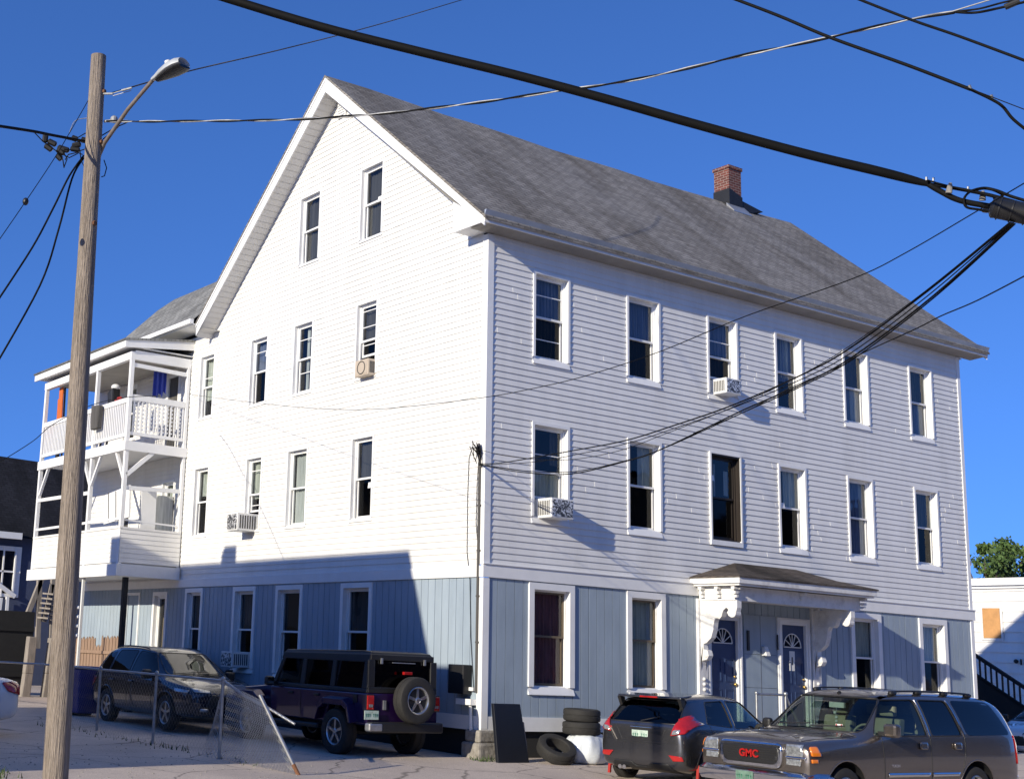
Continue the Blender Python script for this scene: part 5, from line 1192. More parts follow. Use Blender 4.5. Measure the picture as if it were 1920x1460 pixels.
def inpoly(x, y, poly):
    c = False; n = len(poly)
    for i in range(n):
        x1, y1 = poly[i]; x2, y2 = poly[i - 1]
        if (y1 > y) != (y2 > y) and x < (x2 - x1) * (y - y1) / (y2 - y1) + x1: c = not c
    return c
def arch(cx, r, z0=-.2, n=14, top=None): return [(cx - r, z0)] + [(cx - r * math.cos(math.pi * i / n), .0 + (r * 1.0) * math.sin(math.pi * i / n)) for i in range(n + 1)] + [(cx + r, z0)]
def archz(cx, cz, r, n=14): return [(cx - r, -.2)] + [(cx - r * math.cos(math.pi * i / n), cz + r * math.sin(math.pi * i / n)) for i in range(n + 1)] + [(cx + r, -.2)]
def st(x, w, z0, zm, zs, zb, wb, wr, zr, **k): return dict(x=x, w=w, z0=z0, zm=zm, zs=zs, zb=zb, wb=wb, wr=wr, zr=zr, **k)
def scale_mesh(q, k): return q
def seats(root, rows, w_, z=.75, m='ivory', h=.62):
    for x in rows:
        for y in (-w_, w_):
            q = MB(); q.prism([(x - .1, z - .1), (x + .45, z - .1), (x + .45, z + .05), (x + .08, z + .05), (x - .06, z + h), (x - .22, z + h)], lambda a, b: Vector((a, y - .25, b)), lambda a, b: Vector((a, y + .25, b))); q.box((x - .2, y - .13, z + h + .03), (x - .1, y + .13, z + h + .2)); q.build('seat', m, root, local=True, bevel=.03)
def plate(root, x, y, z, sg, text='', w_=.305, h=.152, mm='plate', thick=.012):
    q = MB(); q.box((x, y - w_ / 2, z - h / 2), (x + sg * thick, y + w_ / 2, z + h / 2)); p_ = q.build('licence_plate', mm, root, local=True, bevel=.004)
    q = MB(); n = 7; x9 = x + sg * (thick + .002)
    for i in range(n):
        if i == 3: continue
        yy = y - w_ * .4 + w_ * .8 * i / (n - 1)
        q.box((x9, yy - .006 - .006 * (i % 2), z - h * .2), (x9 + sg * .002, yy + .004, z + h * .18)); q.box((x9, yy - .012, z + h * .02 * (i % 3)), (x9 + sg * .002, yy + .012, z + h * .02 * (i % 3) + .012))
    q.build('plate_text', 'platetext', p_, local=True)
def textobj(body, root, size, m, loc, rot, ext=.004, name='badge'):
    c = bpy.data.curves.new(name, 'FONT'); c.body = body; c.size = size; c.extrude = ext; c.align_x = 'CENTER'; c.align_y = 'CENTER'; c.space_character = 1.05; c.offset = size * .03
    o = bpy.data.objects.new(name, c); sc.collection.objects.link(o); me = evalmesh(o); bpy.data.objects.remove(o)
    o = bpy.data.objects.new(name, me); me.materials.clear(); me.materials.append(M_[m]); sc.collection.objects.link(o); o.parent = root; o.location = loc; o.rotation_euler = rot; return o
def common(c, root, L, wheels, r, tw, wy, arches, spokes=6, rimr=None):
    for i, x in enumerate(wheels):
        for sg in (1, -1):
            c.cutprism(archz(x, r, arches), 'y', sg * (wy - tw - .12), sg * 2)
    for x in wheels:
        for sg in (1, -1): c.wheel(x, sg * wy, r, tw, sg, spokes, rimr)
    for x in wheels:
        for sg in (1, -1): c.line('arch_lip', c.paint, [(x - (arches + .012) * math.cos(math.pi * i / 14), r + (arches + .012) * math.sin(math.pi * i / 14)) for i in range(15)], 'y', sg, r=.012)
def mirror_(root, x, y, z, sg, m, s=1):
    q = MB(); q.box((x - .06 * s, y + sg * .06, z - .02), (x + .08 * s, y + sg * .27 * s, z + .17 * s)); o = q.build('door_mirror', m, root, local=True, bevel=.045, seg=4)
    q = MB(); q.box((x + .0, y - sg * .04, z), (x + .05, y + sg * .09, z + .06)); q.build('mirror_arm', 'black', o, local=True)
    q = MB(); q.quad((x - .062 * s, y + sg * .09, z + .01), (x - .062 * s, y + sg * .25 * s, z + .01), (x - .062 * s, y + sg * .25 * s, z + .14 * s), (x - .062 * s, y + sg * .09, z + .14 * s)); q.build('mirror_glass', 'chrome', o, local=True)

# ---- pewter full-size SUV
M_['plate2'] = mat('dark_green_plate', (.13, .22, .17), .5, var=.3, scale=12)
def big_suv():
    rx = .30 + 5.57 * S_
    e_ = empty('parked_suv', (rx, -5.3, -.448), 'long pewter SUV with chrome grille and bumper parked nose left at the lower right', 'car', rz=math.pi, sc_=S_)
    K = [st(.0, .84, .55, .7, .9, 1.0, .82, .78, 1.05, cr=.01), st(.04, .95, .42, .75, 1.05, 1.22, .9, .74, 1.50, cr=.01), st(.16, .985, .40, .78, 1.1, 1.25, .955, .76, 1.70, cr=.02), st(.38, 1.0, .40, .8, 1.1, 1.26, .97, .775, 1.80, cr=.03), st(.9, 1.0, .4, .8, 1.1, 1.26, .975, .79, 1.84, cr=.035), st(1.8, 1.0, .4, .8, 1.1, 1.26, .975, .79, 1.855, cr=.035),
         st(2.7, 1.0, .4, .8, 1.1, 1.25, .975, .79, 1.85, cr=.035), st(3.2, 1.0, .4, .8, 1.1, 1.24, .97, .775, 1.82, cr=.035), st(3.42, 1.0, .4, .8, 1.1, 1.23, .965, .755, 1.76, cr=.03), st(4.02, 1.0, .4, .8, 1.08, 1.20, .95, .74, 1.26, cr=.02), st(4.16, 1.0, .4, .8, 1.06, 1.17, .94, .68, 1.2, cr=.03), st(4.7, 1.0, .4, .8, 1.06, 1.15, .92, .66, 1.20, cr=.04),
         st(5.2, .985, .42, .82, 1.03, 1.11, .88, .64, 1.17, cr=.03), st(5.38, .97, .44, .8, 1.0, 1.08, .86, .62, 1.12, cr=.02), st(5.44, .95, .5, .78, .98, 1.05, .84, .6, 1.09, cr=.0)]
    c = Car(K, 'pewter', e_)
    # glasshouse opened up: cavity + window cuts
    cav = MB(); cav.prism([(.45, 1.05), (4.0, 1.05), (3.50, 1.72), (3.22, 1.79), (.5, 1.80)], lambda x, z: Vector((x, -.70 if z > 1.5 else -.86, z)), lambda x, z: Vector((x, .70 if z > 1.5 else .86, z))); c.cut.append(cav)
    W1 = roundpoly([(2.55, 1.22), (3.84, 1.21), (3.36, 1.735), (2.60, 1.755)], .07); W2 = roundpoly([(1.62, 1.23), (2.44, 1.22), (2.50, 1.755), (1.76, 1.755)], .07); W3 = roundpoly([(.26, 1.25), (1.50, 1.23), (1.64, 1.76), (.54, 1.75)], .1)
    ws = roundpoly([(-.82, 1.25), (.82, 1.25), (.70, 1.755), (-.70, 1.755)], .08)
    for w_ in (W1, W2): c.cutprism(w_, 'y', -1.3, 1.3)
    c.cutprism(ws, 'x', 3.3, 5)
    common(c, e_, 5.42, (1.29, 4.59), .38, .27, .99, .47, 6)
    b = c.body()
    for sg in (1, -1):
        c.patch('side_window', 'carglass', W1, 'y', sg, off=-.012, res=.06); c.patch('side_window', 'darkglass', W2, 'y', sg, off=-.012, res=.06); c.patch('side_window', 'darkglass', W3, 'y', sg, off=.003, res=.06)
        for w_ in (W1, W2): c.line('window_seal', 'black', w_ + [w_[0]], 'y', sg, r=.012, off=-.004)
        c.line('window_bright_strip', 'chrome', [(2.50, 1.22), (2.56, 1.75)], 'y', sg, r=.012); c.line('window_bright_strip', 'chrome', [(1.58, 1.22), (1.73, 1.76)], 'y', sg, r=.012)
        for pts in ([(3.68, .5), (3.70, 1.24)], [(2.50, .5), (2.49, 1.25)], [(1.60, .9), (1.57, 1.25)], [(3.68, .5), (1.75, .5)], [(1.75, .5), (1.62, .88)]): c.line('door_seam', 'black', pts, 'y', sg, r=.006)
        c.patch('side_moulding', 'chrome', [(2.56, .62), (3.6, .62), (3.6, .68), (2.56, .68)], 'y', sg, off=.002, th=.014); c.patch('side_moulding', 'chrome', [(1.8, .62), (2.48, .62), (2.48, .68), (1.78, .68)], 'y', sg, off=.002, th=.014)
        for x in (2.62, 1.72): 
            c.patch('door_handle', 'pewter', roundpoly([(x, 1.02), (x + .18, 1.02), (x + .18, 1.13), (x, 1.13)], .04), 'y', sg, off=.004, th=.03)
            c.line('handle_rim', 'chrome', [(x + .02, 1.04), (x + .16, 1.04)], 'y', sg, r=.012, off=.03)
        mirror_(e_, 3.66, sg * .95, 1.22, sg, 'pewter' if sg > 0 else 'black', 1.05 if sg > 0 else .8)
        c.patch('tail_lamp', 'red', [(.02, .8), (.14, .8), (.16, 1.24), (.05, 1.24)], 'y', sg, off=.004, th=.01)
        c.line('roof_rail', 'black', [(.9, sg * .66), (3.0, sg * .66)], 'z', 1, r=.016, off=.055)
        for x in (.95, 1.6, 2.3, 2.95): c.patch('rail_foot', 'black', [(x - .07, sg * .66 - .025), (x + .07, sg * .66 - .025), (x + .07, sg * .66 + .025), (x - .07, sg * .66 + .025)], 'z', 1, th=.055)
    h, nn = c.proj('y', 1, 3.42, .78); textobj('YUKON', e_, .055, 'chrome', (3.42, h.y + .003, .78), (math.pi / 2, 0, math.pi), .002, 'door_badge')
    c.patch('windshield', 'carglass', ws, 'x', 1, off=-.01, res=.07); c.line('windshield_seal', 'black', ws + [ws[0]], 'x', 1, r=.014, off=-.004)
    for a, b2 in (((.0, 1.285), (.55, 1.31)), ((-.62, 1.285), (-.05, 1.32))): c.line('wiper', 'black', [a, b2], 'x', 1, r=.01, off=.02)
    # front
    g0 = roundpoly([(-.53, .70), (.53, .70), (.57, 1.06), (-.57, 1.06)], .13, 6); g1 = roundpoly([(-.47, .755), (.47, .755), (.51, 1.005), (-.51, 1.005)], .1, 6)
    c.patch('grille_surround', 'chrome', g0, 'x', 1, off=.0, th=.045); gr = c.patch('grille', 'black', g1, 'x', 1, off=.02, th=.03)
    for i in range(7): c.line('grille_bar', 'chrome' if False else 'black', [(-.46, .79 + i * .032), (.46, .79 + i * .032)], 'x', 1, r=.006, off=.052)
    h, nn = c.proj('x', 1, 0, .845)
    textobj('GMC', e_, .15, 'red', (h.x + .066, .0, .885), (math.pi / 2, 0, math.pi / 2), .01, 'grille_badge')
    for sg in (1, -1):
        pol = [(sg * .61, .90), (sg * .88, .90), (sg * .86, 1.06), (sg * .61, 1.06)]
        c.patch('headlamp', 'lens', pol, 'x', 1, off=.004, th=.02, res=.03)
        c.patch('headlamp_chrome', 'chrome', [(sg * .60, .868), (sg * .92, .868), (sg * .92, .896), (sg * .60, .896)], 'x', 1, off=.004, th=.02, res=.03)
        c.patch('turn_lamp', 'lens', [(sg * .61, .775), (sg * .84, .775), (sg * .84, .86), (sg * .61, .86)], 'x', 1, off=.004, th=.02, res=.03)
        c.patch('corner_lamp', 'amber', roundpoly([(5.16, .915), (5.355, .915), (5.35, 1.035), (5.2, 1.045)], .03), 'y', sg, off=.004, th=.018, res=.03)
        c.patch('corner_lamp', 'amber', [(5.24, .825), (5.36, .825), (5.36, .875), (5.24, .875)], 'y', sg, off=.004, th=.018, res=.03)
    # bumper: chrome bar wrapping round
    q = MB(); n = 24; sec = [(.0, .64), (.05, .60), (.055, .5), (.02, .44), (-.03, .44), (-.03, .66)]
    path = [(5.45 + .1 * (1 - (abs(y) / .99) ** 2.6) - (.16 if abs(y) > .93 else 0) * ((abs(y) - .93) / .06), y) for y in [(-.99 + 1.98 * i / n) for i in range(n + 1)]]
    path = [(4.98, -.995)] + [(5.2, -1.0)] + path + [(5.2, 1.0), (4.98, .995)]
    nrm = []
    for i in range(len(path)):
        a = Vector(path[max(i - 1, 0)]); b2 = Vector(path[min(i + 1, len(path) - 1)]); d = (b2 - a).normalized(); nrm.append(Vector((d.y, -d.x)))
    vs = []; k_ = len(sec)
    for (x, y), nn in zip(path, nrm):
        for o2, z in sec: vs.append((x + nn.x * o2 - .02, y + nn.y * o2, z + .02))
    q.add(vs, [(i * k_ + j, i * k_ + (j + 1) % k_, (i + 1) * k_ + (j + 1) % k_, (i + 1) * k_ + j) for i in range(len(path) - 1) for j in range(k_)] + [tuple(range(k_)), tuple((len(path) - 1) * k_ + j for j in range(k_))[::-1]])
    q.build('front_bumper', 'chrome', e_, local=True, smooth=35)
    q = MB(); q.box((5.2, -.9, .3), (5.42, .9, .47)); q.build('bumper_valance', 'black', e_, local=True, bevel=.03)
    q = MB(); q.box((-.04, -.9, .42), (.1, .9, .62)); q.build('rear_bumper', 'chrome', e_, local=True, bevel=.03)
    plate(e_, 5.585, -.02, .56, 1, mm='plate2')
    c.line('hood_seam', 'black', [(4.12, -.8), (4.7, -.82), (5.3, -.76)], 'z', 1, r=.005); c.line('hood_seam', 'black', [(4.12, .8), (4.7, .82), (5.3, .76)], 'z', 1, r=.005)
    c.line('hood_crease', 'pewter', [(4.2, -.5), (5.3, -.45)], 'z', 1, r=.012, off=-.006); c.line('hood_crease', 'pewter', [(4.2, .5), (5.3, .45)], 'z', 1, r=.012, off=-.006)
    c.line('antenna', 'black', [(3.3, 0), (3.34, 0)], 'z', 1, r=.03)
    seats(e_, (1.1, 1.95, 2.85), .42, z=.85, h=.6)
    q = MB(); q.tube([(3.35 - .06 * math.cos(t), .42 + .19 * math.sin(t), 1.17 + .18 * math.cos(t)) for t in [i * math.pi / 9 for i in range(19)]], .018, 6); q.tube([(3.35, .42, 1.17), (3.6, .42, 1.08)], .03, 6); q.build('steering_wheel', 'ivory', e_, local=True)
    q = MB(); q.box((3.55, -.8, .9), (4.0, .8, 1.14)); q.build('dashboard', 'black', e_, local=True, bevel=.04)
    q = MB(); q.box((3.36, -.13, 1.58), (3.4, .13, 1.66)); q.tube([(3.4, 0, 1.6), (3.42, 0, 1.45)], .003, 4)
    for z in (1.50, 1.43, 1.37): q.sphere((3.43, .01 * (z * 50 % 3 - 1), z), .025, 5)
    q.build('rear_view_mirror', 'white', e_, local=True)
    h, nn = c.proj('x', 1, .45, 1.33); q = MB(); q.box((h.x + .004, .38, 1.30), (h.x + .008, .50, 1.35)); q.build('inspection_sticker', 'paper', e_, local=True); q = MB(); q.box((h.x + .009, .385, 1.303), (h.x + .010, .41, 1.347)); q.box((h.x + .009, .47, 1.303), (h.x + .010, .495, 1.347)); q.build('sticker_edge', 'redplastic', e_, local=True)
big_suv()
# ---- grey hatchback seen from behind
def hatch():
    e_ = empty('parked_hatchback', (.6, -3.051, -.262), 'dark grey hatchback with roof spoiler seen from behind beside the pewter SUV', 'car', rz=.17, sc_=S_)
    K = [st(.03, .66, .38, .5, .62, .72, .66, .6, .80, cr=.0), st(.05, .76, .30, .55, .80, .90, .70, .62, .98, cr=.0), st(.14, .83, .24, .55, .84, .95, .74, .61, 1.06, cr=.005), st(.36, .855, .2, .56, .86, .98, .78, .58, 1.34, cr=.01), st(.5, .86, .2, .56, .87, .99, .80, .57, 1.40, cr=.015), st(.95, .86, .2, .56, .87, .98, .81, .58, 1.44, cr=.02), st(1.6, .86, .2, .56, .86, .96, .81, .585, 1.455, cr=.02),
         st(2.1, .86, .2, .56, .85, .94, .80, .58, 1.425, cr=.02), st(2.35, .86, .2, .56, .84, .93, .80, .565, 1.36, cr=.02), st(3.0, .85, .2, .56, .82, .91, .78, .56, .97, cr=.02), st(3.15, .85, .2, .56, .80, .88, .76, .52, .92, cr=.03), st(3.6, .82, .2, .52, .74, .80, .70, .46, .84, cr=.03), st(3.85, .74, .22, .48, .66, .71, .62, .4, .74, cr=.02), st(3.93, .6, .3, .45, .6, .64, .5, .35, .66, cr=0)]
    c = Car(K, 'grey_paint', e_)
    cav = MB(); cav.prism([(.32, .82), (2.9, .82), (2.3, 1.33), (2.1, 1.37), (.6, 1.37), (.38, 1.2)], lambda x, z: Vector((x, -.5 if z > 1.1 else -.7, z)), lambda x, z: Vector((x, .5 if z > 1.1 else .7, z))); c.cut.append(cav)
    W1 = roundpoly([(1.60, .93), (2.84, .915), (2.24, 1.345), (1.64, 1.37)], .05); W2 = roundpoly([(.74, 1.0), (1.51, .94), (1.54, 1.37), (.98, 1.345)], .05); RW = roundpoly([(-.66, .985), (.66, .985), (.57, 1.35), (-.57, 1.35)], .07); FWn = roundpoly([(-.62, 1.0), (.62, 1.0), (.5, 1.34), (-.5, 1.34)], .06)
    for w_ in (W1, W2): c.cutprism(w_, 'y', -1.3, 1.3)
    c.cutprism(RW, 'x', -1, .8); c.cutprism(FWn, 'x', 2.2, 5)
    common(c, e_, 3.97, (.74, 3.22), .31, .2, .85, .365, 10, .21)
    c.body()
    for sg in (1, -1):
        c.patch('side_window', 'carglass', W1, 'y', sg, off=-.01); c.patch('side_window', 'darkglass', W2, 'y', sg, off=-.01)
        for w_ in (W1, W2): c.line('window_seal', 'black', w_ + [w_[0]], 'y', sg, r=.01, off=-.004)
        for pts in ([(2.62, .35), (2.70, .9)], [(1.56, .35), (1.57, .97)], [(.95, .6), (.80, .98)]): c.line('door_seam', 'black', pts, 'y', sg, r=.005)
        for x in (1.62, .9): c.patch('door_handle', 'grey_paint', roundpoly([(x, .83), (x + .16, .84), (x + .16, .87), (x, .87)], .012), 'y', sg, off=.004, th=.025)
        mirror_(e_, 2.45, sg * .78, .95, sg, 'grey_paint', .85)
        ta = [(sg * .56, .80), (sg * .77, .84), (sg * .80, .98), (sg * .70, 1.13), (sg * .66, 1.1), (sg * .60, .93)]
        tl = c.patch('tail_lamp', 'red', roundpoly(ta, .02), 'x', -1, off=.006, th=.02, res=.03); c.patch('tail_lamp', 'red', roundpoly([(.06, .85), (.2, .88), (.3, 1.0), (.27, 1.1), (.16, 1.06)], .03), 'y', sg, off=.006, th=.012, res=.03)
        c.patch('reverse_lamp', 'lens', roundpoly([(sg * .58, .815), (sg * .70, .835), (sg * .71, .895), (sg * .61, .89)], .015), 'x', -1, off=.028, th=.006, res=.03)
        c.patch('reflector', 'red', [(sg * .52, .50), (sg * .74, .49), (sg * .76, .42), (sg * .60, .41)], 'x', -1, off=.004, th=.012, res=.03)
        q = MB(); q.prism([(.34, .10), (.38, .10), (.42, .36), (.38, .36)], lambda x, z: Vector((x, sg * .81, z)), lambda x, z: Vector((x, sg * .855, z))); q.build('mud_flap', 'redplastic', e_, local=True)
    c.patch('rear_window', 'darkglass', RW, 'x', -1, off=-.008); c.line('window_seal', 'black', RW + [RW[0]], 'x', -1, r=.012, off=-.004)
    c.patch('windshield', 'carglass', FWn, 'x', 1, off=-.008)
    q = MB(); q.prism([(.27, 1.375), (.62, 1.42), (.62, 1.445), (.28, 1.415)], lambda x, z: Vector((x, -.6, z)), lambda x, z: Vector((x, .6, z))); sp = q.build('roof_spoiler', 'grey_paint', e_, local=True, bevel=.015); 
    q = MB(); q.box((.262, -.17, 1.38), (.28, .17, 1.408)); q.build('brake_lamp', 'red', sp, local=True, bevel=.004)
    q = MB()
    for sg in (1, -1): q.prism([(.26, 1.38), (.4, 1.37), (.42, 1.2), (.38, 1.15)], lambda x, z: Vector((x, sg * .6, z)), lambda x, z: Vector((x, sg * .545, z)))
    q.split('spoiler_end', 'black', sp, local=True)
    plate(e_, .045, .02, .78, -1)
    c.line('tailgate_seam', 'black', [(-.63, .98), (-.60, .9), (-.56, .78), (-.48, .66), (.48, .66), (.56, .78), (.60, .9), (.63, .98)], 'x', -1, r=.006)
    c.line('plate_recess', 'black', [(-.45, .88), (-.36, .70), (.36, .70), (.45, .88)], 'x', -1, r=.004); c.line('tailgate_crease', 'chrome', [(-.2, .905), (.2, .905)], 'x', -1, r=.006, off=.004)
    c.line('wiper', 'black', [(0.02, 1.0), (-.3, 1.08)], 'x', -1, r=.008, off=.015)
    c.patch('diffuser', 'black', roundpoly([(-.62, .2), (.62, .2), (.5, .36), (.18, .36), (.12, .3), (-.12, .3), (-.18, .36), (-.5, .36)], .03), 'x', -1, off=.004, th=.01, res=.04)
    q = MB(); [q.tube([(.0, y, .25), (.2, y, .25)], .035, 12) for y in (.30, .38)]; q.build('exhaust', 'chrome', e_, local=True)
    c.patch('badge', 'redplastic', [(.56, .86), (.62, .86), (.62, .89), (.56, .89)], 'x', -1, off=.004, th=.004)
    q = MB(); h, nn = c.proj('x', -1, .52, .78); q.bar((h.x - .012, .56, .86), (h.x - .02, .44, .68), .02, .01); q.build('tape_strip', 'oldwood', e_, local=True)
    seats(e_, (.85, 1.6), .36, z=.55, m='curtain_dark', h=.52)
hatch()
# ---- dark mid-size SUV and dark car behind it, white saloon tail, far car: one generator
def softroad(name, loc, rz, label, paint, L=4.65, W2=.92, H=1.62, tail=.35, seatm='curtain_dark', tint='darkglass', grille=True, sedan=False, r=.35, spokes=5, lit='lens', plateback=False):
    e_ = empty(name, loc, label, 'car', rz=rz, sc_=S_)
    hz = H
    if not sedan:
        K = [st(.02, W2 * .8, .45, .6, .75, .85, W2 * .78, W2 * .7, .95, cr=0), st(.06, W2 * .93, .32, .65, .9, 1.0, W2 * .88, W2 * .72, 1.12, cr=0), st(.3, W2, .28, .66, .95, 1.06, W2 * .93, W2 * .70, hz - .2, cr=.01), st(.6, W2, .26, .66, .95, 1.06, W2 * .95, W2 * .72, hz - .06, cr=.02), st(1.4, W2, .26, .66, .95, 1.04, W2 * .96, W2 * .73, hz - .02, cr=.02),
             st(2.3, W2, .26, .66, .93, 1.01, W2 * .95, W2 * .72, hz - .05, cr=.02), st(2.65, W2, .26, .66, .92, 1.0, W2 * .95, W2 * .69, hz - .12, cr=.02), st(3.45, W2, .26, .66, .92, 1.0, W2 * .93, W2 * .68, 1.06, cr=.02), st(3.62, W2, .26, .66, .9, .98, W2 * .92, W2 * .62, 1.02, cr=.04), st(4.2, W2 * .97, .26, .62, .84, .92, W2 * .86, W2 * .55, .96, cr=.03), st(4.52, W2 * .88, .3, .58, .76, .82, W2 * .76, W2 * .48, .86, cr=.02), st(4.62, W2 * .74, .36, .55, .7, .76, W2 * .62, W2 * .4, .78, cr=0)]
        W1 = roundpoly([(1.98, 1.03), (3.2, 1.0), (2.62, hz - .17), (2.02, hz - .12)], .06); Wb = roundpoly([(.98, 1.05), (1.88, 1.03), (1.92, hz - .12), (1.08, hz - .13)], .06); W3 = roundpoly([(.42, 1.1), (.88, 1.08), (.95, hz - .16), (.62, hz - .2)], .05)
        ws = roundpoly([(-W2 * .76, 1.08), (W2 * .76, 1.08), (W2 * .62, hz - .15), (-W2 * .62, hz - .15)], .08); rw = roundpoly([(-W2 * .7, 1.1), (W2 * .7, 1.1), (W2 * .6, hz - .2), (-W2 * .6, hz - .2)], .06); ax2 = (.93, 3.66)
    else:
        K = [st(.02, W2 * .75, .4, .55, .7, .8, W2 * .75, W2 * .65, .86, cr=0), st(.08, W2 * .93, .3, .55, .82, .93, W2 * .86, W2 * .66, 1.0, cr=.0), st(.55, W2, .22, .58, .86, .97, W2 * .9, W2 * .66, 1.03, cr=.02), st(.72, W2, .22, .58, .87, .97, W2 * .92, W2 * .66, 1.08, cr=.02), st(1.25, W2, .22, .58, .87, .97, W2 * .94, W2 * .66, hz - .06, cr=.02), st(1.9, W2, .22, .58, .87, .96, W2 * .94, W2 * .67, hz - .02, cr=.02),
             st(2.3, W2, .22, .58, .86, .95, W2 * .94, W2 * .66, hz - .04, cr=.02), st(2.55, W2, .22, .58, .86, .94, W2 * .93, W2 * .65, hz - .1, cr=.02), st(3.35, W2, .22, .58, .85, .93, W2 * .9, W2 * .64, .98, cr=.02), st(3.5, W2, .22, .58, .82, .9, W2 * .88, W2 * .6, .94, cr=.03), st(4.2, W2 * .95, .24, .54, .74, .8, W2 * .8, W2 * .5, .84, cr=.03), st(4.5, W2 * .82, .28, .5, .66, .7, W2 * .7, W2 * .45, .73, cr=0)]
        W1 = roundpoly([(1.95, .99), (3.05, .97), (2.5, hz - .13), (1.98, hz - .1)], .06); Wb = roundpoly([(1.0, 1.0), (1.85, .99), (1.88, hz - .1), (1.35, hz - .12)], .06); W3 = None
        ws = roundpoly([(-W2 * .74, 1.02), (W2 * .74, 1.02), (W2 * .58, hz - .12), (-W2 * .58, hz - .12)], .08); rw = roundpoly([(-W2 * .7, 1.08), (W2 * .7, 1.08), (W2 * .58, hz - .12), (-W2 * .58, hz - .12)], .06); ax2 = (.95, 3.6)
    c = Car(K, paint, e_)
    common(c, e_, L, ax2, r, .22, W2 - .01, r + .06, spokes)
    c.body()
    for sg in (1, -1):
        for w_ in (W1, Wb) + ((W3,) if W3 else ()): c.patch('side_window', tint, w_, 'y', sg, off=.003, res=.07)
        c.line('window_trim', 'black', W1 + [W1[0]], 'y', sg, r=.01); c.line('window_trim', 'black', Wb + [Wb[0]], 'y', sg, r=.01)
        for pts in ([(3.05, .4), (3.12, .98)], [(1.93, .4), (1.94, 1.0)], [(1.1, .75), (.95, 1.0)]): c.line('door_seam', 'black', pts, 'y', sg, r=.006)
        for x in (2.0, 1.1): c.patch('door_handle', paint, roundpoly([(x, .88), (x + .18, .88), (x + .18, .92), (x, .92)], .015), 'y', sg, off=.004, th=.025)
        mirror_(e_, 2.95, sg * (W2 * .9), 1.0, sg, 'black')
        zt = .7 if sedan else .78
        c.patch('headlamp', lit, roundpoly([(sg * W2 * .42, zt - .02), (sg * W2 * .78, zt + .0), (sg * W2 * .78, zt + .07), (sg * W2 * .42, zt + .03)], .02), 'x', 1, off=.004, th=.02, res=.04); c.patch('headlamp', lit, roundpoly([(4.0, zt + .0), (4.42, zt - .02), (4.42, zt + .03), (4.0, zt + .07)], .02), 'y', sg, off=.004, th=.012, res=.04)
        c.patch('fog_lamp', lit, roundpoly([(sg * W2 * .48, .42), (sg * W2 * .66, .42), (sg * W2 * .66, .48), (sg * W2 * .48, .48)], .02), 'x', 1, off=.004, th=.02, res=.04)
        c.patch('tail_lamp', 'red', roundpoly([(sg * W2 * .55, .74), (sg * W2 * .86, .72), (sg * W2 * .86, .94), (sg * W2 * .6, .93)], .03), 'x', -1, off=.005, th=.02, res=.03); c.patch('tail_lamp', 'red', roundpoly([(.06, .72), (.3, .78), (.42, .93), (.1, .95)], .03), 'y', sg, off=.005, th=.012, res=.03)
    c.patch('windshield', 'reflglass' if not sedan else 'darkglass', ws, 'x', 1, off=.003, res=.08); c.patch('rear_window', tint, rw, 'x', -1, off=.003, res=.08)
    c.line('windshield_seal', 'black', ws + [ws[0]], 'x', 1, r=.012)
    for a, b2 in (((.0, 1.09), (.5, 1.12)), ((-.6, 1.09), (-.1, 1.13))): c.line('wiper', 'black', [a, b2], 'x', 1, r=.009, off=.02)
    zg = .0 if not sedan else -.08
    c.patch('grille', 'black', roundpoly([(-.5, .5 + zg), (.5, .5 + zg), (.38, .74 + zg), (-.38, .74 + zg)], .05), 'x', 1, off=.004, th=.015)
    c.line('grille_strip', 'chrome', [(-.42, .735 + zg), (.42, .735 + zg)], 'x', 1, r=.012, off=.01)
    c.line('hood_seam', 'black', [(3.55, -W2 * .78), (4.2, -W2 * .76)], 'z', 1, r=.005); c.line('hood_seam', 'black', [(3.55, W2 * .78), (4.2, W2 * .76)], 'z', 1, r=.005)
    if not sedan:
        for sg in (1, -1): c.line('roof_rail', 'black', [(.7, sg * W2 * .62), (2.3, sg * W2 * .64)], 'z', 1, r=.014, off=.03)
    plate(e_, .03 if not sedan else .04, 0, .62, -1)
    return e_
M_['reflglass'] = glass('windshield_glass', (.12, .13, .13), 2.2, wav=.0)
softroad('parked_suv', (-2.741, 4.054 + 4.65 * S_, -.06), R_(-89.5), 'dark navy compact SUV facing the camera in shade behind the chain link fence', 'black_paint', H=1.66)
softroad('parked_car', (-.98, 11.4, -.06), R_(-90), 'dark green car parked between the navy SUV and the house wall', 'darkgreen', H=1.56, W2=.86)
wp_ = on(17, 1372, 2, -.12)
softroad('parked_sedan', (-6.72, 4.85, -.12), R_(176), 'white sedan at the left edge with only its red tail lamp and bumper showing', 'silver', H=1.45, sedan=True, W2=.9)
fp = on(1917, 1372, 2, -.3)
softroad('parked_car', (22.6, 1.25, -.35), R_(180), 'pale grey car half hidden behind the tail of the pewter SUV', 'silver', H=1.5, sedan=True, W2=.88)
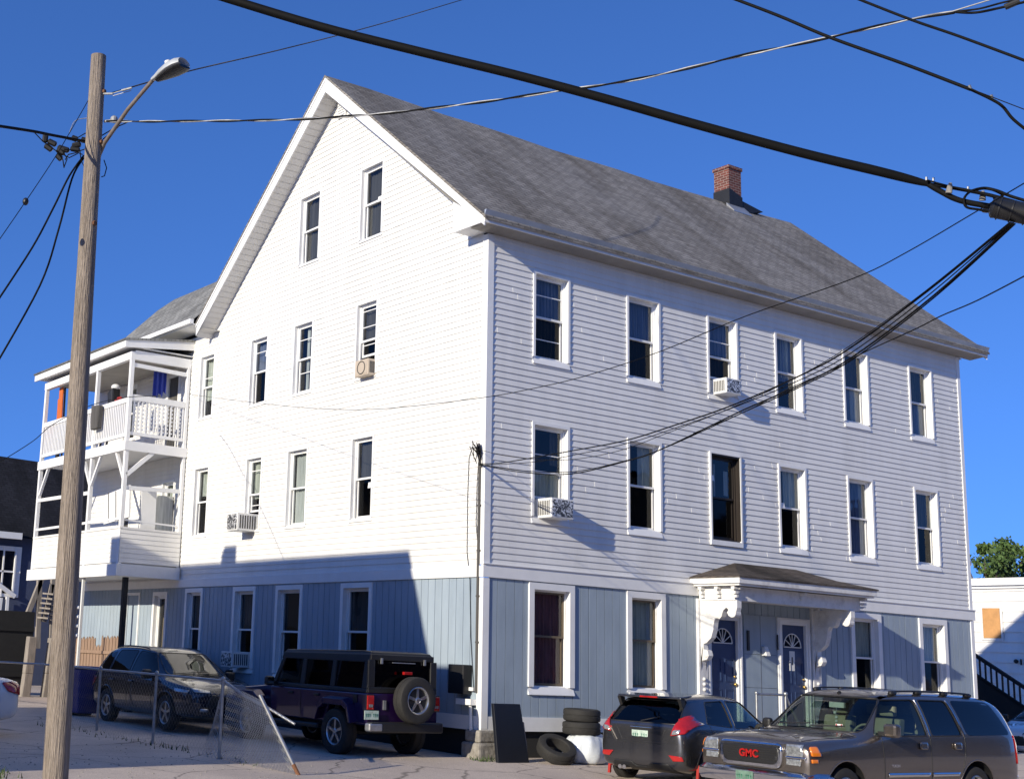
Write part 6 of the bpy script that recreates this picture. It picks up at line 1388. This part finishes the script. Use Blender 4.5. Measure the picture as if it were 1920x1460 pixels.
# ---- purple off-road wagon
def offroader():
    e_ = empty('parked_jeep', (-1.687, .023, -.145), 'purple off-road wagon with black hardtop and spare wheel parked in the shade', 'car', rz=R_(90.8), sc_=S_)
    def bx(name, m, a, b, bevel=.02, parent=None, seg=3):
        q = MB(); q.box(a, b); return q.build(name, m, parent or e_, local=True, bevel=bevel, seg=seg)
    q = MB(); q.prism([(.0, .55), (.42, .55), (.42, .62), (.55, .92), (1.12, .92), (1.3, .55), (3.1, .55), (3.1, 1.1), (0, 1.1)], lambda x, z: Vector((x, -.78, z)), lambda x, z: Vector((x, .78, z))); b = q.build('body', 'purple', e_, local=True, bevel=.03, seg=3)
    q = MB(); q.prism([(3.1, .62), (4.35, .62), (4.38, .98), (4.3, 1.03), (3.1, 1.13)], lambda x, z: Vector((x, -.62 - (.06 if x < 4 else 0), z)), lambda x, z: Vector((x, .62 + (.06 if x < 4 else 0), z))); q.build('hood', 'purple', e_, local=True, bevel=.04, seg=3)
    bx('grille', 'black', (4.36, -.55, .66), (4.41, .55, 1.0), .02)
    q = MB(); q.box((4.4, -1.0 * .85, .46), (4.58, .85, .62)); q.build('front_bumper', 'black', e_, local=True, bevel=.03)
    # hardtop shell with tapered sides
    def top(x, z): return .78 - (z - 1.1) * .13
    q = MB()
    def slab(poly, sg): q.prism(poly, lambda x, z: Vector((x, sg * top(x, z), z)), lambda x, z: Vector((x, sg * (top(x, z) - .035), z)))
    for sg in (1, -1):
        slab([(0.02, 1.1), (3.05, 1.1), (3.03, 1.17), (0.02, 1.17)], sg); slab([(.04, 1.62), (2.86, 1.62), (2.8, 1.74), (.06, 1.76)], sg)
        for x0, x1 in ((.02, .2), (1.02, 1.16), (1.98, 2.12)): slab([(x0, 1.17), (x1, 1.17), (x1, 1.62), (x0 + .02, 1.62)], sg)
        slab([(2.93, 1.17), (3.05, 1.17), (2.8, 1.68), (2.72, 1.62)], sg)
    q.prism([(.04, 1.74), (2.8, 1.72), (2.76, 1.79), (.3, 1.82), (.08, 1.8)], lambda x, z: Vector((x, -.70 + (.05 if z > 1.76 else 0), z)), lambda x, z: Vector((x, .70 - (.05 if z > 1.76 else 0), z)))
    q.box((.0, -.76, 1.1), (.06, .76, 1.2)); q.box((.02, -.7, 1.66), (.08, .7, 1.76)); q.box((.01, -.76, 1.2), (.07, -.62, 1.66)); q.box((.01, .62, 1.2), (.07, .76, 1.66))
    q.build('hardtop', 'black', e_, local=True, bevel=.012)
    q = MB(); q.quad((.035, -.64, 1.19), (.035, .64, 1.19), (.05, .62, 1.67), (.05, -.62, 1.67)); q.build('rear_window', 'darkglass', e_, local=True, bevel=0)
    q = MB(); q.box((.0, -.5, 1.60), (.03, -.46, 1.7)); q.box((.0, .46, 1.60), (.03, .5, 1.7)); q.box((-.01, -.25, 1.62), (.015, .25, 1.635)); q.build('window_hinge', 'steel', e_, local=True)
    for sg in (1, -1):
        for x0, x1 in ((.2, 1.04), (1.14, 2.0), (2.1, 2.95)):
            q = MB(); q.quad((x0, sg * (top(0, 1.16) - .02), 1.16), (x1, sg * (top(0, 1.16) - .02), 1.16), (x1 - (.22 if x1 > 2.5 else 0), sg * (top(0, 1.63) - .02), 1.63), (x0, sg * (top(0, 1.63) - .02), 1.63)); q.build('side_window', 'darkglass', e_, local=True)
        # flares
        q = MB()
        for cx in (.82, 3.78):
            o_ = [(cx - .56, .6), (cx - .46, .9), (cx - .3, 1.0), (cx + .3, 1.0), (cx + .48, .88), (cx + .58, .6)]; i_ = [(x, z - .06) if 0 < k < 5 else (x, z - .0) for k, (x, z) in enumerate([(cx - .5, .6), (cx - .42, .88), (cx - .28, .95), (cx + .28, .95), (cx + .43, .86), (cx + .52, .6)])]
            for k in range(5): q.prism([o_[k], o_[k + 1], i_[k + 1], i_[k]], lambda x, z: Vector((x, sg * .76, z)), lambda x, z: Vector((x, sg * .95, z - .03)))
        q.split('fender_flare', 'purple', e_, local=True, bevel=.01)
        q = MB()
        for x in (1.28, 1.34): pass
        for x in (2.05, 3.08): q.box((x, sg * .781, .6), (x + .008, sg * .784, 1.1))
        q.build('door_seam', 'black', e_, local=True)
        for x in (1.45, 2.3): bx('door_handle', 'black', (x, sg * .78, .98), (x + .16, sg * .81, 1.02), .01)
        q = MB(); q.box((1.35, sg * .7, .42), (3.1, sg * .88, .5)); q.build('side_step', 'black', e_, local=True, bevel=.02)
        tl = bx('tail_lamp', 'red', (-.045, sg * .66, .82), (.0, sg * .8, 1.06), .01); bx('lamp_guard', 'black', (-.02, sg * .65, .80), (.0, sg * .81, 1.08), .004, tl)
        bx('reverse_lamp', 'lens', (-.05, sg * .69, .86), (-.046, sg * .77, .91), 0, tl)
        mirror_(e_, 2.88, sg * .8, 1.12, sg, 'black', .9)
    bx('rear_bumper', 'black', (-.16, -.8, .44), (.0, .8, .62), .03); bx('bumper_end', 'steel', (-.17, .55, .46), (-.02, .84, .6), .03); bx('fuel_cap', 'black', (.28, .78, .92), (.4, .80, 1.06), .02)
    bx('tailgate_hinge', 'black', (-.03, -.7, .95), (.0, -.5, 1.02), .005)
    q = MB(); q.quad((2.98, -.66, 1.14), (2.98, .66, 1.14), (2.76, .6, 1.66), (2.76, -.6, 1.66)); q.build('windshield', 'carglass', e_, local=True)
    c = Car.__new__(Car); c.root = e_
    for x in (.82, 3.78):
        for sg in (1, -1): c.wheel(x, sg * .9, .40, .26, sg, 5, .235)
    sp = c.wheel(0, 0, .40, .26, 1, 5, .235, 'spare_wheel'); sp.location = (-.2, -.1, 1.0); sp.rotation_euler = (0, 0, R_(90))
    bx('spare_mount', 'black', (-.1, -.22, .85), (.0, .02, 1.15), .01); bx('brake_lamp', 'red', (-.1, -.12, 1.43), (-.04, .06, 1.48), .005)
    q = MB(); q.box((-.02, .38, .82), (.0, .44, .98)); q.build('tailgate_latch', 'steel', e_, local=True)
    plate(e_, -.05, .72, .73, -1, mm='plate')
    seats(e_, (1.15, 2.15), .38, z=.85, m='curtain_dark', h=.55)
    q = MB(); q.box((.1, -.7, .7), (3.0, .7, .75)); q.build('floor', 'black', e_, local=True)
    q = MB(); q.tube([(.82, -.7, .4), (.82, .7, .4)], .05, 8); q.tube([(3.78, -.7, .4), (3.78, .7, .4)], .05, 8); q.box((.3, -.4, .42), (4.2, .4, .55)); q.build('chassis', 'black', e_, local=True)
offroader()
bpy.context.view_layer.update()
